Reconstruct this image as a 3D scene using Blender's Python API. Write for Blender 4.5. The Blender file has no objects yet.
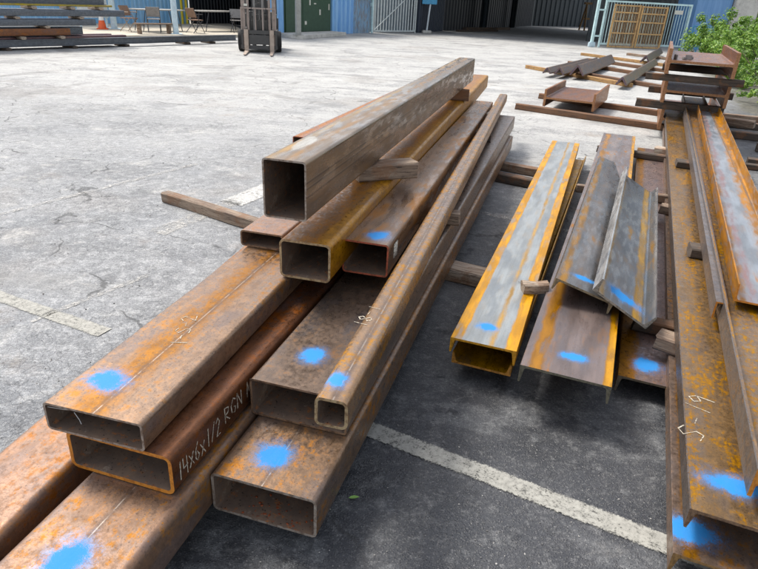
import bpy, bmesh, math, random
from mathutils import Matrix, Vector, noise as mnoise
R = math.radians
random.seed(7)
S = bpy.context.scene
COL = S.collection

# ---------------------------------------------------------------- camera
cd = bpy.data.cameras.new('camera')
cam = bpy.data.objects.new('camera', cd); COL.objects.link(cam)
PITCH, ROLL, FPX = R(25.723), R(2.970), 594.49
cd.sensor_fit = 'HORIZONTAL'; cd.sensor_width = 36.0
cd.lens = FPX / 758.0 * 36.0
cd.clip_start = 0.05; cd.clip_end = 900
cam.location = (0, 0, 1.6)
cam.matrix_world = Matrix.Translation((0, 0, 1.6)) @ Matrix.Rotation(R(90) - PITCH, 4, 'X') @ Matrix.Rotation(ROLL, 4, 'Z')
S.camera = cam
S.render.resolution_x = 1024; S.render.resolution_y = 769

# ---------------------------------------------------------------- sky and sun (bright overcast)
SUN_EL, SUN_AZ = R(56), R(305)          # azimuth: direction the light comes FROM, measured from +Y clockwise
W = bpy.data.worlds.new('World'); S.world = W; W.use_nodes = True
wn = W.node_tree; wn.nodes.clear()
sky = wn.nodes.new('ShaderNodeTexSky'); sky.sky_type = 'NISHITA'; sky.sun_disc = False
sky.sun_elevation = SUN_EL; sky.sun_rotation = SUN_AZ
sky.air_density = 1.0; sky.dust_density = 3.0; sky.ozone_density = 1.0
hs = wn.nodes.new('ShaderNodeHueSaturation'); hs.inputs['Saturation'].default_value = 0.42
bg = wn.nodes.new('ShaderNodeBackground'); bg.inputs['Strength'].default_value = 0.125
wo = wn.nodes.new('ShaderNodeOutputWorld')
wn.links.new(sky.outputs[0], hs.inputs['Color']); wn.links.new(hs.outputs[0], bg.inputs[0]); wn.links.new(bg.outputs[0], wo.inputs[0])
sd = bpy.data.lights.new('sun', 'SUN'); sd.energy = 1.5; sd.angle = R(14); sd.color = (1, .96, .9)
sun = bpy.data.objects.new('sun', sd); COL.objects.link(sun)
sdir = Vector((math.sin(SUN_AZ) * math.cos(SUN_EL), math.cos(SUN_AZ) * math.cos(SUN_EL), math.sin(SUN_EL)))
sun.rotation_euler = sdir.to_track_quat('Z', 'Y').to_euler(); sun.location = (0, 0, 30)
S.view_settings.view_transform = 'Standard'; S.view_settings.look = 'None'
S.view_settings.gamma = 1; S.view_settings.use_curve_mapping = False
S.view_settings.exposure = 1.28

# ---------------------------------------------------------------- node helpers
class NT:
    def __init__(s, name):
        s.m = bpy.data.materials.new(name); s.m.use_nodes = True
        s.t = s.m.node_tree; s.t.nodes.clear()
        s.out = s.t.nodes.new('ShaderNodeOutputMaterial')
        s.b = s.t.nodes.new('ShaderNodeBsdfPrincipled'); s.t.links.new(s.b.outputs[0], s.out.inputs[0])
        s._co = None
    def put(s, sock, v):
        if hasattr(v, 'is_output') or isinstance(v, bpy.types.NodeSocket): s.t.links.new(v, sock)
        elif isinstance(v, (tuple, list)) and len(v) == 3 and sock.type == 'RGBA': sock.default_value = (*v, 1)
        else: sock.default_value = v
    def co(s):
        if s._co is None: s._co = s.t.nodes.new('ShaderNodeTexCoord').outputs['Object']
        return s._co
    def rnd(s): return s.t.nodes.new('ShaderNodeObjectInfo').outputs['Random']
    def geo(s, k): return s.t.nodes.new('ShaderNodeNewGeometry').outputs[k]
    def xyz(s, v=None):
        n = s.t.nodes.new('ShaderNodeSeparateXYZ'); s.put(n.inputs[0], v or s.co()); return n.outputs
    def m2(s, op, a, b=0.0, c=None, clamp=False):
        n = s.t.nodes.new('ShaderNodeMath'); n.operation = op; n.use_clamp = clamp
        s.put(n.inputs[0], a); s.put(n.inputs[1], b)
        if c is not None: s.put(n.inputs[2], c)
        return n.outputs[0]
    def mapv(s, sc=(1, 1, 1), off=(0, 0, 0), rot=0, v=None):
        n = s.t.nodes.new('ShaderNodeMapping'); s.put(n.inputs[0], v or s.co())
        n.inputs['Scale'].default_value = sc; n.inputs['Location'].default_value = off; n.inputs['Rotation'].default_value = (0, 0, rot); return n.outputs[0]
    def noise(s, scale=5, detail=5, rough=.6, v=None, dist=0.0):
        n = s.t.nodes.new('ShaderNodeTexNoise'); s.put(n.inputs['Vector'], v or s.co())
        n.inputs['Scale'].default_value = scale; n.inputs['Detail'].default_value = detail
        n.inputs['Roughness'].default_value = rough; n.inputs['Distortion'].default_value = dist
        return n.outputs[0]
    def vor(s, scale=50, v=None, feat='F1'):
        n = s.t.nodes.new('ShaderNodeTexVoronoi'); n.feature = feat; s.put(n.inputs['Vector'], v or s.co()); n.inputs['Scale'].default_value = scale
        return n.outputs
    def step(s, v, a, b, lo=0.0, hi=1.0):
        n = s.t.nodes.new('ShaderNodeMapRange'); n.interpolation_type = 'SMOOTHSTEP'; s.put(n.inputs[0], v)
        for i, q in enumerate((a, b, lo, hi)): s.put(n.inputs[i + 1], q)
        return n.outputs[0]
    def mix(s, f, a, b, mode='MIX'):
        n = s.t.nodes.new('ShaderNodeMix'); n.data_type = 'RGBA'; n.blend_type = mode
        s.put(n.inputs[0], f); s.put(n.inputs[6], a); s.put(n.inputs[7], b); return n.outputs[2]
    def bump(s, h, strength=.3, dist=.002):
        n = s.t.nodes.new('ShaderNodeBump'); n.inputs['Strength'].default_value = strength; n.inputs['Distance'].default_value = dist
        s.put(n.inputs['Height'], h); s.t.links.new(n.outputs[0], s.b.inputs['Normal'])
    def fin(s, col, rough=.6, metal=0.0, spec=None):
        s.put(s.b.inputs['Base Color'], col); s.put(s.b.inputs['Roughness'], rough); s.put(s.b.inputs['Metallic'], metal)
        if spec is not None: s.b.inputs['Specular IOR Level'].default_value = spec
        return s.m

BLUE = (0.0, 0.20, 0.54)
def steel(name, base=(.17, .115, .085), rust=(.42, .17, .045), amt=.45, dark=(.055, .04, .036), pale=(.34, .28, .24),
          bands=(), seam=None, sprays=(), rough=.33, metal=.62, seed=0.0, yellow=None, palef=.3, zseams=(), patch=None, mott=1.0):
    """mill steel in the beam's own axes (x across, y along, z up): streaked rust, edge bands, weld seam, spray mark"""
    n = NT(name); x, y, z = n.xyz()
    st = n.mapv((1, .26, 1), (seed, seed * 2.3, 0)); bl = n.mapv((1, .8, 1), (seed * 3.1, seed, 1))
    lo = mott < .55; blo = n.mapv((1, .22, 1), (seed * 3.1, seed, 1)) if lo else bl
    a = n.noise(9, 3 if lo else 8, .5 if lo else .68, st); b = n.noise(12 if lo else 19, 3 if lo else 9, .5 if lo else .74, blo); f = n.noise(150, 3, .65); g = n.noise(420, 2, .6); m = n.noise(30 if lo else 52, 3 if lo else 6, .5 if lo else .72, blo)
    scr = n.noise(95, 3, .6, n.mapv((1, .018, 1), (seed, 0, 0)))
    c = n.mix(n.step(b, .40, .62), base, tuple(v * 1.45 for v in base))
    c = n.mix(n.m2('MULTIPLY', n.step(n.m2('ADD', n.m2('MULTIPLY', a, mott * .6), n.m2('MULTIPLY', n.noise(5, 5, .5, n.mapv((1, .05, 1), (seed, 2, 0))), 1 - mott * .6)), .48, .72), palef * 1.8), c, pale)
    ra = n.m2('ADD', n.m2('MULTIPLY', a, .42), n.m2('ADD', n.m2('MULTIPLY', b, .36), n.m2('MULTIPLY', m, .22)))
    c = n.mix(n.m2('MULTIPLY', n.step(ra, .60 - amt * .24, .68 - amt * .16), .8), c, rust)
    c = n.mix(n.m2('MULTIPLY', n.m2('MULTIPLY', n.step(m, .55, .63), n.step(a, .40, .55)), .10 + amt * .35), c, tuple(min(.7, v * 1.15) for v in rust))
    if yellow:
        c = n.mix(n.m2('MULTIPLY', n.step(n.m2('ADD', n.m2('MULTIPLY', n.noise(11, 8, .75, n.mapv((1, .2, 1), (seed + 9, 3, 0))), .6), n.m2('MULTIPLY', m, .4)), .505, .585), .82), c, yellow)
    for (x0, x1, bc, so) in bands:      # rust or grey bands along the length, some painting lit faces; so = softness
        jit = n.m2('MULTIPLY', n.m2('SUBTRACT', n.noise(16, 8, .8, n.mapv((1, .3, 1), (seed + 4, 0, 0))), .5), so * 5.0)
        xx = n.m2('ADD', x, jit)
        k = n.m2('MULTIPLY', n.step(xx, x0 - so, x0 + so), n.step(xx, x1 + so, x1 - so))
        c = n.mix(n.m2('MULTIPLY', k, n.step(m, .30, .55, .5, 1)), c, n.mix(n.step(b, .4, .62), bc, tuple(v * .62 for v in bc)))
    if patch:
        (cx, cy, rx, ry, pc) = patch
        u = n.m2('DIVIDE', n.m2('SUBTRACT', x, cx), rx); v_ = n.m2('DIVIDE', n.m2('SUBTRACT', y, cy), ry)
        d = n.m2('ADD', n.m2('SQRT', n.m2('ADD', n.m2('MULTIPLY', u, u), n.m2('MULTIPLY', v_, v_))), n.m2('MULTIPLY', n.m2('SUBTRACT', m, .5), 1.2))
        c = n.mix(n.m2('MULTIPLY', n.step(d, 1.15, .8), .8), c, pc)
    c = n.mix(n.step(scr, .36, .55, .12, 0), c, dark)
    c = n.mix(n.step(scr, .62, .78, 0, .16), c, pale)
    mill = n.noise(5.5, 6, .62, n.mapv((1, .38, 1), (seed * 1.7, 4, 2)))   # blue grey mill scale showing through
    c = n.mix(n.m2('MULTIPLY', n.m2('MULTIPLY', n.step(mill, .50, .62), n.step(ra, .56, .47)), .6), c, (base[0] * .62 + .05, base[1] * .62 + .06, base[2] * .62 + .075))
    pit = n.vor(95, bl); c = n.mix(n.m2('MULTIPLY', n.m2('MULTIPLY', n.step(pit[0], .30, .12), n.step(n.xyz(pit[1])[0], .62, .8)), .7 * mott), c, n.mix(n.step(n.xyz(pit[1])[1], .45, .55), dark, rust))
    c = n.mix(n.m2('MULTIPLY', n.step(f, .54, .70), .50 * mott), c, dark)
    c = n.mix(n.m2('MULTIPLY', n.step(g, .58, .72), .22 * mott), c, pale)
    hsv = n.t.nodes.new('ShaderNodeHueSaturation'); hsv.inputs['Saturation'].default_value = 1.27; hsv.inputs['Value'].default_value = .84; n.put(hsv.inputs['Color'], c); c = hsv.outputs[0]
    if seam is not None:
        dd = n.m2('ABSOLUTE', n.m2('SUBTRACT', n.m2('ADD', x, n.m2('MULTIPLY', n.m2('SUBTRACT', n.noise(4, 2), .5), .004)), seam))
        c = n.mix(n.m2('MULTIPLY', n.step(dd, .018, .006), .45), c, dark)
        c = n.mix(n.m2('MULTIPLY', n.step(dd, .0026, .0012), n.step(n.noise(25, 3), .42, .58, .05, .55)), c, (.40, .35, .30))
    for zs in zseams:
        dd = n.m2('ABSOLUTE', n.m2('SUBTRACT', z, zs))
        c = n.mix(n.m2('MULTIPLY', n.step(dd, .005, .0015), .6), c, tuple(v * .5 for v in dark))
        c = n.mix(n.m2('MULTIPLY', n.step(n.m2('ABSOLUTE', n.m2('SUBTRACT', z, zs + .007)), .004, .001), .35), c, pale)  # pale highlight line painted just above each side seam
    sp = None
    for (cx, cy, rx, ry, sd_) in sprays:
        u = n.m2('DIVIDE', n.m2('SUBTRACT', x, cx), rx); v_ = n.m2('DIVIDE', n.m2('SUBTRACT', y, cy), ry)
        d = n.m2('SQRT', n.m2('ADD', n.m2('MULTIPLY', u, u), n.m2('MULTIPLY', v_, v_)))
        d = n.m2('ADD', d, n.m2('MULTIPLY', n.m2('SUBTRACT', n.noise(17, 4, .6, n.mapv((1, 1, 1), (sd_, sd_, 0))), .5), 1.15))
        fz = n.m2('ADD', n.m2('MULTIPLY', n.m2('SUBTRACT', g, .5), 1.5), n.m2('MULTIPLY', n.m2('SUBTRACT', m, .5), 1.1))
        k = n.m2('MAXIMUM', n.step(n.m2('ADD', d, fz), 1.30, .75), n.m2('MULTIPLY', n.step(n.m2('ADD', d, n.m2('MULTIPLY', fz, 1.5)), 1.7, .9), .40))
        nz = n.xyz(n.t.nodes.new('ShaderNodeTexCoord').outputs['Normal'])[2]
        k = n.m2('MULTIPLY', k, n.step(nz, .2, .6))
        sp = k if sp is None else n.m2('MAXIMUM', sp, k)
    if sp is not None: c = n.mix(n.m2('MULTIPLY', sp, .93), c, BLUE)
    n.bump(n.m2('ADD', n.m2('ADD', n.m2('MULTIPLY', f, .7), m), n.m2('MULTIPLY', scr, .12)), max(.02, .40 * mott - .10), .0012 if mott > .55 else .0003)
    rg = n.step(m, .35, .62, rough - .08, rough + .06 + .14 * mott)
    mt = metal
    if sp is not None: mt = n.m2('MULTIPLY', n.m2('SUBTRACT', 1.0, sp), metal); rg = n.m2('MAXIMUM', rg, n.m2('MULTIPLY', sp, .78))
    return n.fin(c, rg, mt)

def rim_mat(name, col, col2=None):
    n = NT(name); f = n.noise(60, 5, .7)
    return n.fin(n.mix(n.step(f, .42, .62), col, col2 or tuple(c * .45 for c in col)), .5, .2)
RIM_G = rim_mat('saw_cut_grey', (.34, .29, .24), (.17, .12, .085))
RIM_O = rim_mat('saw_cut_orange', (.62, .25, .035), (.40, .14, .02))
RIM_R = rim_mat('saw_cut_red', (.42, .10, .05), (.2, .06, .03))
RIM_B = rim_mat('saw_cut_brown', (.23, .14, .08), (.09, .05, .03))
RIM_T = rim_mat('saw_cut_tan', (.42, .31, .17), (.2, .12, .06))

def inner_mat():
    n = NT('tube_inside_rust'); a = n.noise(9, 6, .7); b = n.noise(45, 4, .7)
    c = n.mix(n.step(a, .4, .65), (.13, .09, .066), (.20, .13, .085)); c = n.mix(n.step(b, .56, .66), c, (.34, .13, .04)); c = n.mix(n.step(n.noise(14, 5, .7), .58, .66), c, (.26, .20, .15))
    c = n.mix(n.step(n.noise(90, 3), .6, .7), c, (.02, .016, .014)); n.bump(b, .3, .002)
    return n.fin(c, .75, .1)
INNER = inner_mat()

def wood(name, c1, c2, c3=(.05, .035, .025)):
    n = NT(name); v = n.mapv((14, 1.0, 14)); a = n.noise(3, 6, .65, v, .6); b = n.noise(22, 4, .6, n.mapv((6, .5, 6)))
    c = n.mix(n.step(a, .35, .65), c1, c2); c = n.mix(n.m2('MULTIPLY', n.step(b, .58, .68), .8), c, c3)
    c = n.mix(n.m2('MULTIPLY', n.step(n.noise(7, 5, .7), .50, .62), .55), c, (.20, .085, .03)); c = n.mix(n.m2('MULTIPLY', n.step(n.noise(30, 4, .7, n.mapv((5, .3, 5))), .60, .64), .85), c, (.015, .012, .01)); c = n.mix(n.m2('MULTIPLY', n.rnd(), .3), c, c3); n.bump(a, .8, .005)
    return n.fin(c, .85, 0)
WOOD = wood('weathered_timber', (.32, .24, .17), (.15, .10, .07))
WOODL = wood('pale_timber', (.50, .42, .33), (.27, .19, .13))
WOODY = wood('yellow_timber', (.42, .25, .09), (.25, .14, .06))
WOODD = wood('dark_damp_timber', (.10, .075, .055), (.05, .037, .028), (.02, .015, .012))
WOODR = wood('reddish_brown_timber', (.20, .10, .05), (.11, .06, .035))

def paint(name, col, rough=.5, wear=.25, wearc=(.12, .09, .07), scale=6, metal=0.0):
    n = NT(name); a = n.noise(scale, 7, .7); b = n.noise(scale * 8, 3, .6)
    c = n.mix(n.step(a, .3, .7), col, tuple(v * .75 for v in col))
    c = n.mix(n.m2('MULTIPLY', n.step(n.m2('ADD', n.m2('MULTIPLY', a, .6), n.m2('MULTIPLY', b, .4)), .64 - wear * .2, .72), .8), c, wearc)
    return n.fin(c, rough, metal)

# ---------------------------------------------------------------- mesh helpers
def link(name, bm, mats, parent=None, smooth=0, mat_world=None):
    me = bpy.data.meshes.new(name)
    bmesh.ops.recalc_face_normals(bm, faces=bm.faces) if smooth != -1 else None
    bm.to_mesh(me); bm.free()
    for m in (mats if isinstance(mats, (list, tuple)) else [mats]): me.materials.append(m)
    if smooth > 0:
        for p in me.polygons: p.use_smooth = True
        me.set_sharp_from_angle(angle=R(smooth))
    o = bpy.data.objects.new(name, me); COL.objects.link(o)
    if parent: o.parent = parent
    if mat_world is not None: o.matrix_world = mat_world
    return o
def tag(o, label=None, cat=None, group=None, kind=None):
    for k, v in (('label', label), ('category', cat), ('group', group), ('kind', kind)):
        if v: o[k] = v
    return o
def empty(name, loc, rz=0, label=None, cat=None, group=None):
    o = bpy.data.objects.new(name, None); COL.objects.link(o); o.location = loc; o.rotation_euler = (0, 0, rz); o.empty_display_size = .1
    return tag(o, label, cat, group)
def box(bm, x0, x1, y0, y1, z0, z1, mi=0, bev=0, M=None):
    vs = [bm.verts.new((x, y, z)) for x in (x0, x1) for y in (y0, y1) for z in (z0, z1)]
    F = [(0, 1, 3, 2), (4, 6, 7, 5), (0, 4, 5, 1), (2, 3, 7, 6), (0, 2, 6, 4), (1, 5, 7, 3)]
    fs = [bm.faces.new([vs[i] for i in f]) for f in F]
    for f in fs: f.material_index = mi
    if bev:
        es = list({e for f in fs for e in f.edges})
        r = bmesh.ops.bevel(bm, geom=es, offset=bev, segments=2, affect='EDGES')
        vs = list({v for f in r['faces'] for v in f.verts} | {v for v in vs if v.is_valid})
    if M is not None:
        for v in {v for v in vs if v.is_valid}: v.co = M @ v.co
    return vs
def cyl(bm, p, q, r0, r1=None, seg=12, mi=0, cap=True):
    p, q = Vector(p), Vector(q); r1 = r0 if r1 is None else r1
    d = (q - p).normalized(); a = d.orthogonal().normalized(); b = d.cross(a)
    A = [bm.verts.new(p + (a * math.cos(t) + b * math.sin(t)) * r0) for t in [2 * math.pi * i / seg for i in range(seg)]]
    B = [bm.verts.new(q + (a * math.cos(t) + b * math.sin(t)) * r1) for t in [2 * math.pi * i / seg for i in range(seg)]]
    for i in range(seg):
        f = bm.faces.new((A[i], A[(i + 1) % seg], B[(i + 1) % seg], B[i])); f.material_index = mi
    if cap:
        f = bm.faces.new(A[::-1]); f.material_index = mi; f = bm.faces.new(B); f.material_index = mi
def pose(x, y, z, yaw, pt=0, ro=0):
    yaw, pt, ro = R(yaw), R(pt), R(ro)
    d = Vector((-math.sin(yaw) * math.cos(pt), math.cos(yaw) * math.cos(pt), math.sin(pt)))
    s0 = Vector((math.cos(yaw), math.sin(yaw), 0)); n0 = s0.cross(d)
    s = s0 * math.cos(ro) - n0 * math.sin(ro); n = s.cross(d)
    M = Matrix((s, d, n)).transposed().to_4x4(); M.translation = (x, y, z); return M

def rrect(x0, x1, z0, z1, r, seg=6):
    pts = []
    for cx, cz, a0 in ((x1 - r, z1 - r, 0), (x0 + r, z1 - r, 90), (x0 + r, z0 + r, 180), (x1 - r, z0 + r, 270)):
        for i in range(seg + 1):
            a = R(a0 + 90 * i / seg); pts.append((cx + r * math.cos(a), cz + r * math.sin(a)))
    return pts
def tube(name, ps, L, Wd, H, t, mat, rim, label, cat='steel tube', ro=None, group='rectangular steel tubes in the stack'):
    """hollow structural section, both ends open: body skin, inside skin and saw-cut rims in one continuous mesh"""
    bm = bmesh.new(); ro = ro or t * 2.0; n_y = 14
    O = rrect(0, Wd, 0, H, ro); I = rrect(t, Wd - t, t, H - t, max(ro - t, .003))
    ph = random.random() * 9
    def ring(P, y, k=0.0):
        if y == 0: return [bm.verts.new((px, mnoise.noise((px * 22, pz * 22, ph)) * .0022, pz)) for px, pz in P]
        return [bm.verts.new((px + k * mnoise.noise((px * 3, y * 2, ph)), y, pz)) for px, pz in P]
    ys = [L * i / n_y for i in range(n_y + 1)]
    e = .0012
    def shr(P, q): 
        return [(Wd / 2 + (px - Wd / 2) * (1 - 2 * q / Wd), H / 2 + (pz - H / 2) * (1 - 2 * q / H)) for px, pz in P]
    Or = [ring(O, y) for y in ys]; Ir = [ring(I, y) for y in ys]; n = len(O)
    def strip(A, B, mi, flip=False):
        for i in range(n):
            q = (A[i], A[(i + 1) % n], B[(i + 1) % n], B[i]); f = bm.faces.new(q[::-1] if flip else q); f.material_index = mi
    for a, b in zip(Or, Or[1:]): strip(a, b, 0)
    for a, b in zip(Ir, Ir[1:]): strip(a, b, 1, True)
    strip(Or[0], Ir[0], 2, True); strip(Or[-1], Ir[-1], 2)
    o = link(name, bm, [mat, INNER, rim], None, 30, pose(*ps))
    return tag(o, label, cat, group)

def poly_extrude(bm, pts, L, mi=0, y0=0.0, cap_mi=1):
    A = [bm.verts.new((x, y0, z)) for x, z in pts]; B = [bm.verts.new((x, y0 + L, z)) for x, z in pts]; n = len(pts)
    for i in range(n):
        f = bm.faces.new((A[i], A[(i + 1) % n], B[(i + 1) % n], B[i])); f.material_index = mi
    fa = bm.faces.new(A[::-1]); fb = bm.faces.new(B); fa.material_index = fb.material_index = cap_mi; fa.normal_update(); fb.normal_update()
    bmesh.ops.triangulate(bm, faces=[fa, fb])
def channel_pts(Wd, H, tw=.011, tf=.012, up=False, tip=.008, r=.012):
    """C section lying on its web; flanges point down (or up) and taper to the tip, with root fillets"""
    def fil(cx, cz, a0, a1): return [(cx + r * math.cos(R(a0 + (a1 - a0) * i / 4)), cz + r * math.sin(R(a0 + (a1 - a0) * i / 4))) for i in range(5)]
    tr = tf * 1.5
    P = [(0, 0.002), (0, H - .002), (.002, H), (Wd - .002, H), (Wd, H - .002), (Wd, 0.002), (Wd - .002, 0), (Wd - tip, 0)]
    P += fil(Wd - tr - r, H - tw - r, 0, 90) + fil(tr + r, H - tw - r, 90, 180)
    P += [(tip, 0), (.002, 0)]
    if up: P = [(x, H - z) for x, z in P][::-1]
    return P
def ibeam_pts(Wd, H, tw=.012, tf=.014, r=.012):
    """H section with its web level: flanges stand at x=0 and x=W and reach z 0..H"""
    m0, m1 = H / 2 - tw / 2, H / 2 + tw / 2
    def fil(cx, cz, a0, a1): return [(cx + r * math.cos(R(a0 + (a1 - a0) * i / 3)), cz + r * math.sin(R(a0 + (a1 - a0) * i / 3))) for i in range(4)]
    P = [(0, 0), (0, H), (tf, H)] + fil(tf + r, m1 + r, 180, 270) + fil(Wd - tf - r, m1 + r, 270, 360) + [(Wd - tf, H), (Wd, H), (Wd, 0), (Wd - tf, 0)]
    P += fil(Wd - tf - r, m0 - r, 0, 90) + fil(tf + r, m0 - r, 90, 180) + [(tf, 0)]
    return P
def section(name, ps, L, pts, mat, rim, label, cat, group=None, kind='steel'):
    bm = bmesh.new(); poly_extrude(bm, pts, L)
    o = link(name, bm, [mat, rim], None, 30, pose(*ps)); return tag(o, label, cat, group)

# handwriting: polylines in a unit cell, turned into thin chalk ribbons lying on a face
G = {'1': [[(.5, 1), (.45, 0)]], '4': [[(.1, 1), (.05, .45), (.7, .5)], [(.6, 1), (.55, 0)]], 'H': [[(.1, 1), (.1, 0)], [(.1, .5), (.7, .5)], [(.7, 1), (.7, 0)]],
     'x': [[(.1, .7), (.7, 0)], [(.7, .7), (.1, 0)]], '6': [[(.6, 1), (.2, .6), (.1, .2), (.4, 0), (.65, .25), (.4, .5), (.15, .35)]], '/': [[(.7, 1), (.1, 0)]],
     '2': [[(.1, .8), (.4, 1), (.65, .75), (.1, 0), (.7, 0)]], 'R': [[(.1, 0), (.1, 1), (.6, .85), (.5, .55), (.1, .5), (.7, 0)]],
     'G': [[(.7, .8), (.4, 1), (.1, .6), (.15, .15), (.5, 0), (.7, .3), (.45, .4)]], 'N': [[(.1, 0), (.1, 1), (.65, 0), (.65, 1)]],
     'M': [[(.05, 0), (.15, 1), (.4, .3), (.65, 1), (.75, 0)]], 'S': [[(.7, .85), (.35, 1), (.1, .75), (.6, .35), (.5, .05), (.05, .1)]],
     '-': [[(.15, .5), (.6, .5)]], '9': [[(.6, .75), (.35, 1), (.1, .75), (.3, .5), (.6, .7), (.6, 0)]], 'L': [[(.15, 1), (.1, 0), (.65, .05)]],
     '8': [[(.4, .5), (.1, .75), (.4, 1), (.65, .75), (.4, .5), (.1, .2), (.4, 0), (.7, .2), (.4, .5)]], '|': [[(.4, 1.1), (.4, -.1)]], ' ': []}
def chalk_mat():
    n = NT('chalk_stroke'); q = n.noise(260, 3, .6); n.fin(n.mix(n.step(q, .4, .6), (.60, .56, .46), (.34, .28, .20)), .9)
    tr = n.t.nodes.new('ShaderNodeBsdfTransparent'); mx = n.t.nodes.new('ShaderNodeMixShader'); n.put(mx.inputs[0], n.step(n.m2('ADD', n.m2('MULTIPLY', q, .5), n.m2('MULTIPLY', n.noise(60, 3), .5)), .40, .50))
    n.t.links.new(tr.outputs[0], mx.inputs[1]); n.t.links.new(n.b.outputs[0], mx.inputs[2]); n.t.links.new(mx.outputs[0], n.out.inputs[0]); return n.m
CHALK = chalk_mat()
def writing(parent, text, org, ux, uy, size, w=.003, adv=.85, name='chalk_writing', lift=.0011, xs=1.0):
    """parent-local frame: org + ux*u + uy*v ; lifted off the face by its normal"""
    ux, uy = Vector(ux).normalized(), Vector(uy).normalized(); nn = ux.cross(uy); bm = bmesh.new(); org = Vector(org) + nn * lift
    random.seed(len(text)); cx = 0
    for ch in text:
        j = random.uniform(-.06, .06)
        for pl in G[ch]:
            w_k = w * 1.35; P = [org + ux * ((cx + a * xs + random.uniform(-.02, .02)) * size) + uy * ((b + j) * size) for a, b in pl]
            for a, b in zip(P, P[1:]):
                d = (b - a).normalized(); s = d.cross(nn) * w_k * random.uniform(.32, .65); e = d * w * .3
                v = [bm.verts.new(q) for q in (a - s - e, b - s + e, b + s + e, a + s - e)]
                w_ = [bm.verts.new(x_.co + nn * .0004) for x_ in v]
                bm.faces.new(w_)
                for i in range(4): bm.faces.new((v[i], v[(i + 1) % 4], w_[(i + 1) % 4], w_[i]))
        cx += adv
    return link(name, bm, CHALK, parent)

def timber(p, q, w, h, mat, label, name='timber', group='dunnage timbers under the steel', cat='timber', chip=.012):
    """a sawn timber from p to q (centre of its underside), slightly out of true"""
    p, q = Vector(p), Vector(q); L = (q - p).length; d = (q - p).normalized()
    s = Vector((d.y, -d.x, 0)).normalized(); n = s.cross(d)
    bm = bmesh.new(); N = max(2, int(L / .25)); rs = []; rd = random.Random(int(L * 1000) + int(w * 900))
    for i in range(N + 1):
        y = L * i / N; k = lambda: rd.uniform(-1, 1) * .006
        c = min(.009, w * .1)
        prof = [(-w / 2, c), (-w / 2, h - c), (-w / 2 + c, h), (w / 2 - c, h), (w / 2, h - c), (w / 2, c), (w / 2 - c, 0), (-w / 2 + c, 0)]
        off = k() * 1.5; ye = y + (rd.uniform(-chip, chip) * .5 if i in (0, N) else 0)
        rs.append([bm.verts.new((a + off + k() * .4, ye + (k() if i in (0, N) else 0), max(0, b + (k() * .6 if b > c else 0)))) for a, b in prof])
    for A, B in zip(rs, rs[1:]):
        for i in range(8): bm.faces.new((A[i], A[(i + 1) % 8], B[(i + 1) % 8], B[i]))
    bm.faces.new(rs[0][::-1]); bm.faces.new(rs[-1])
    M = Matrix((s, d, n)).transposed().to_4x4(); M.translation = p
    return tag(link(name, bm, mat, None, 25, M), label, cat, group)

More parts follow.
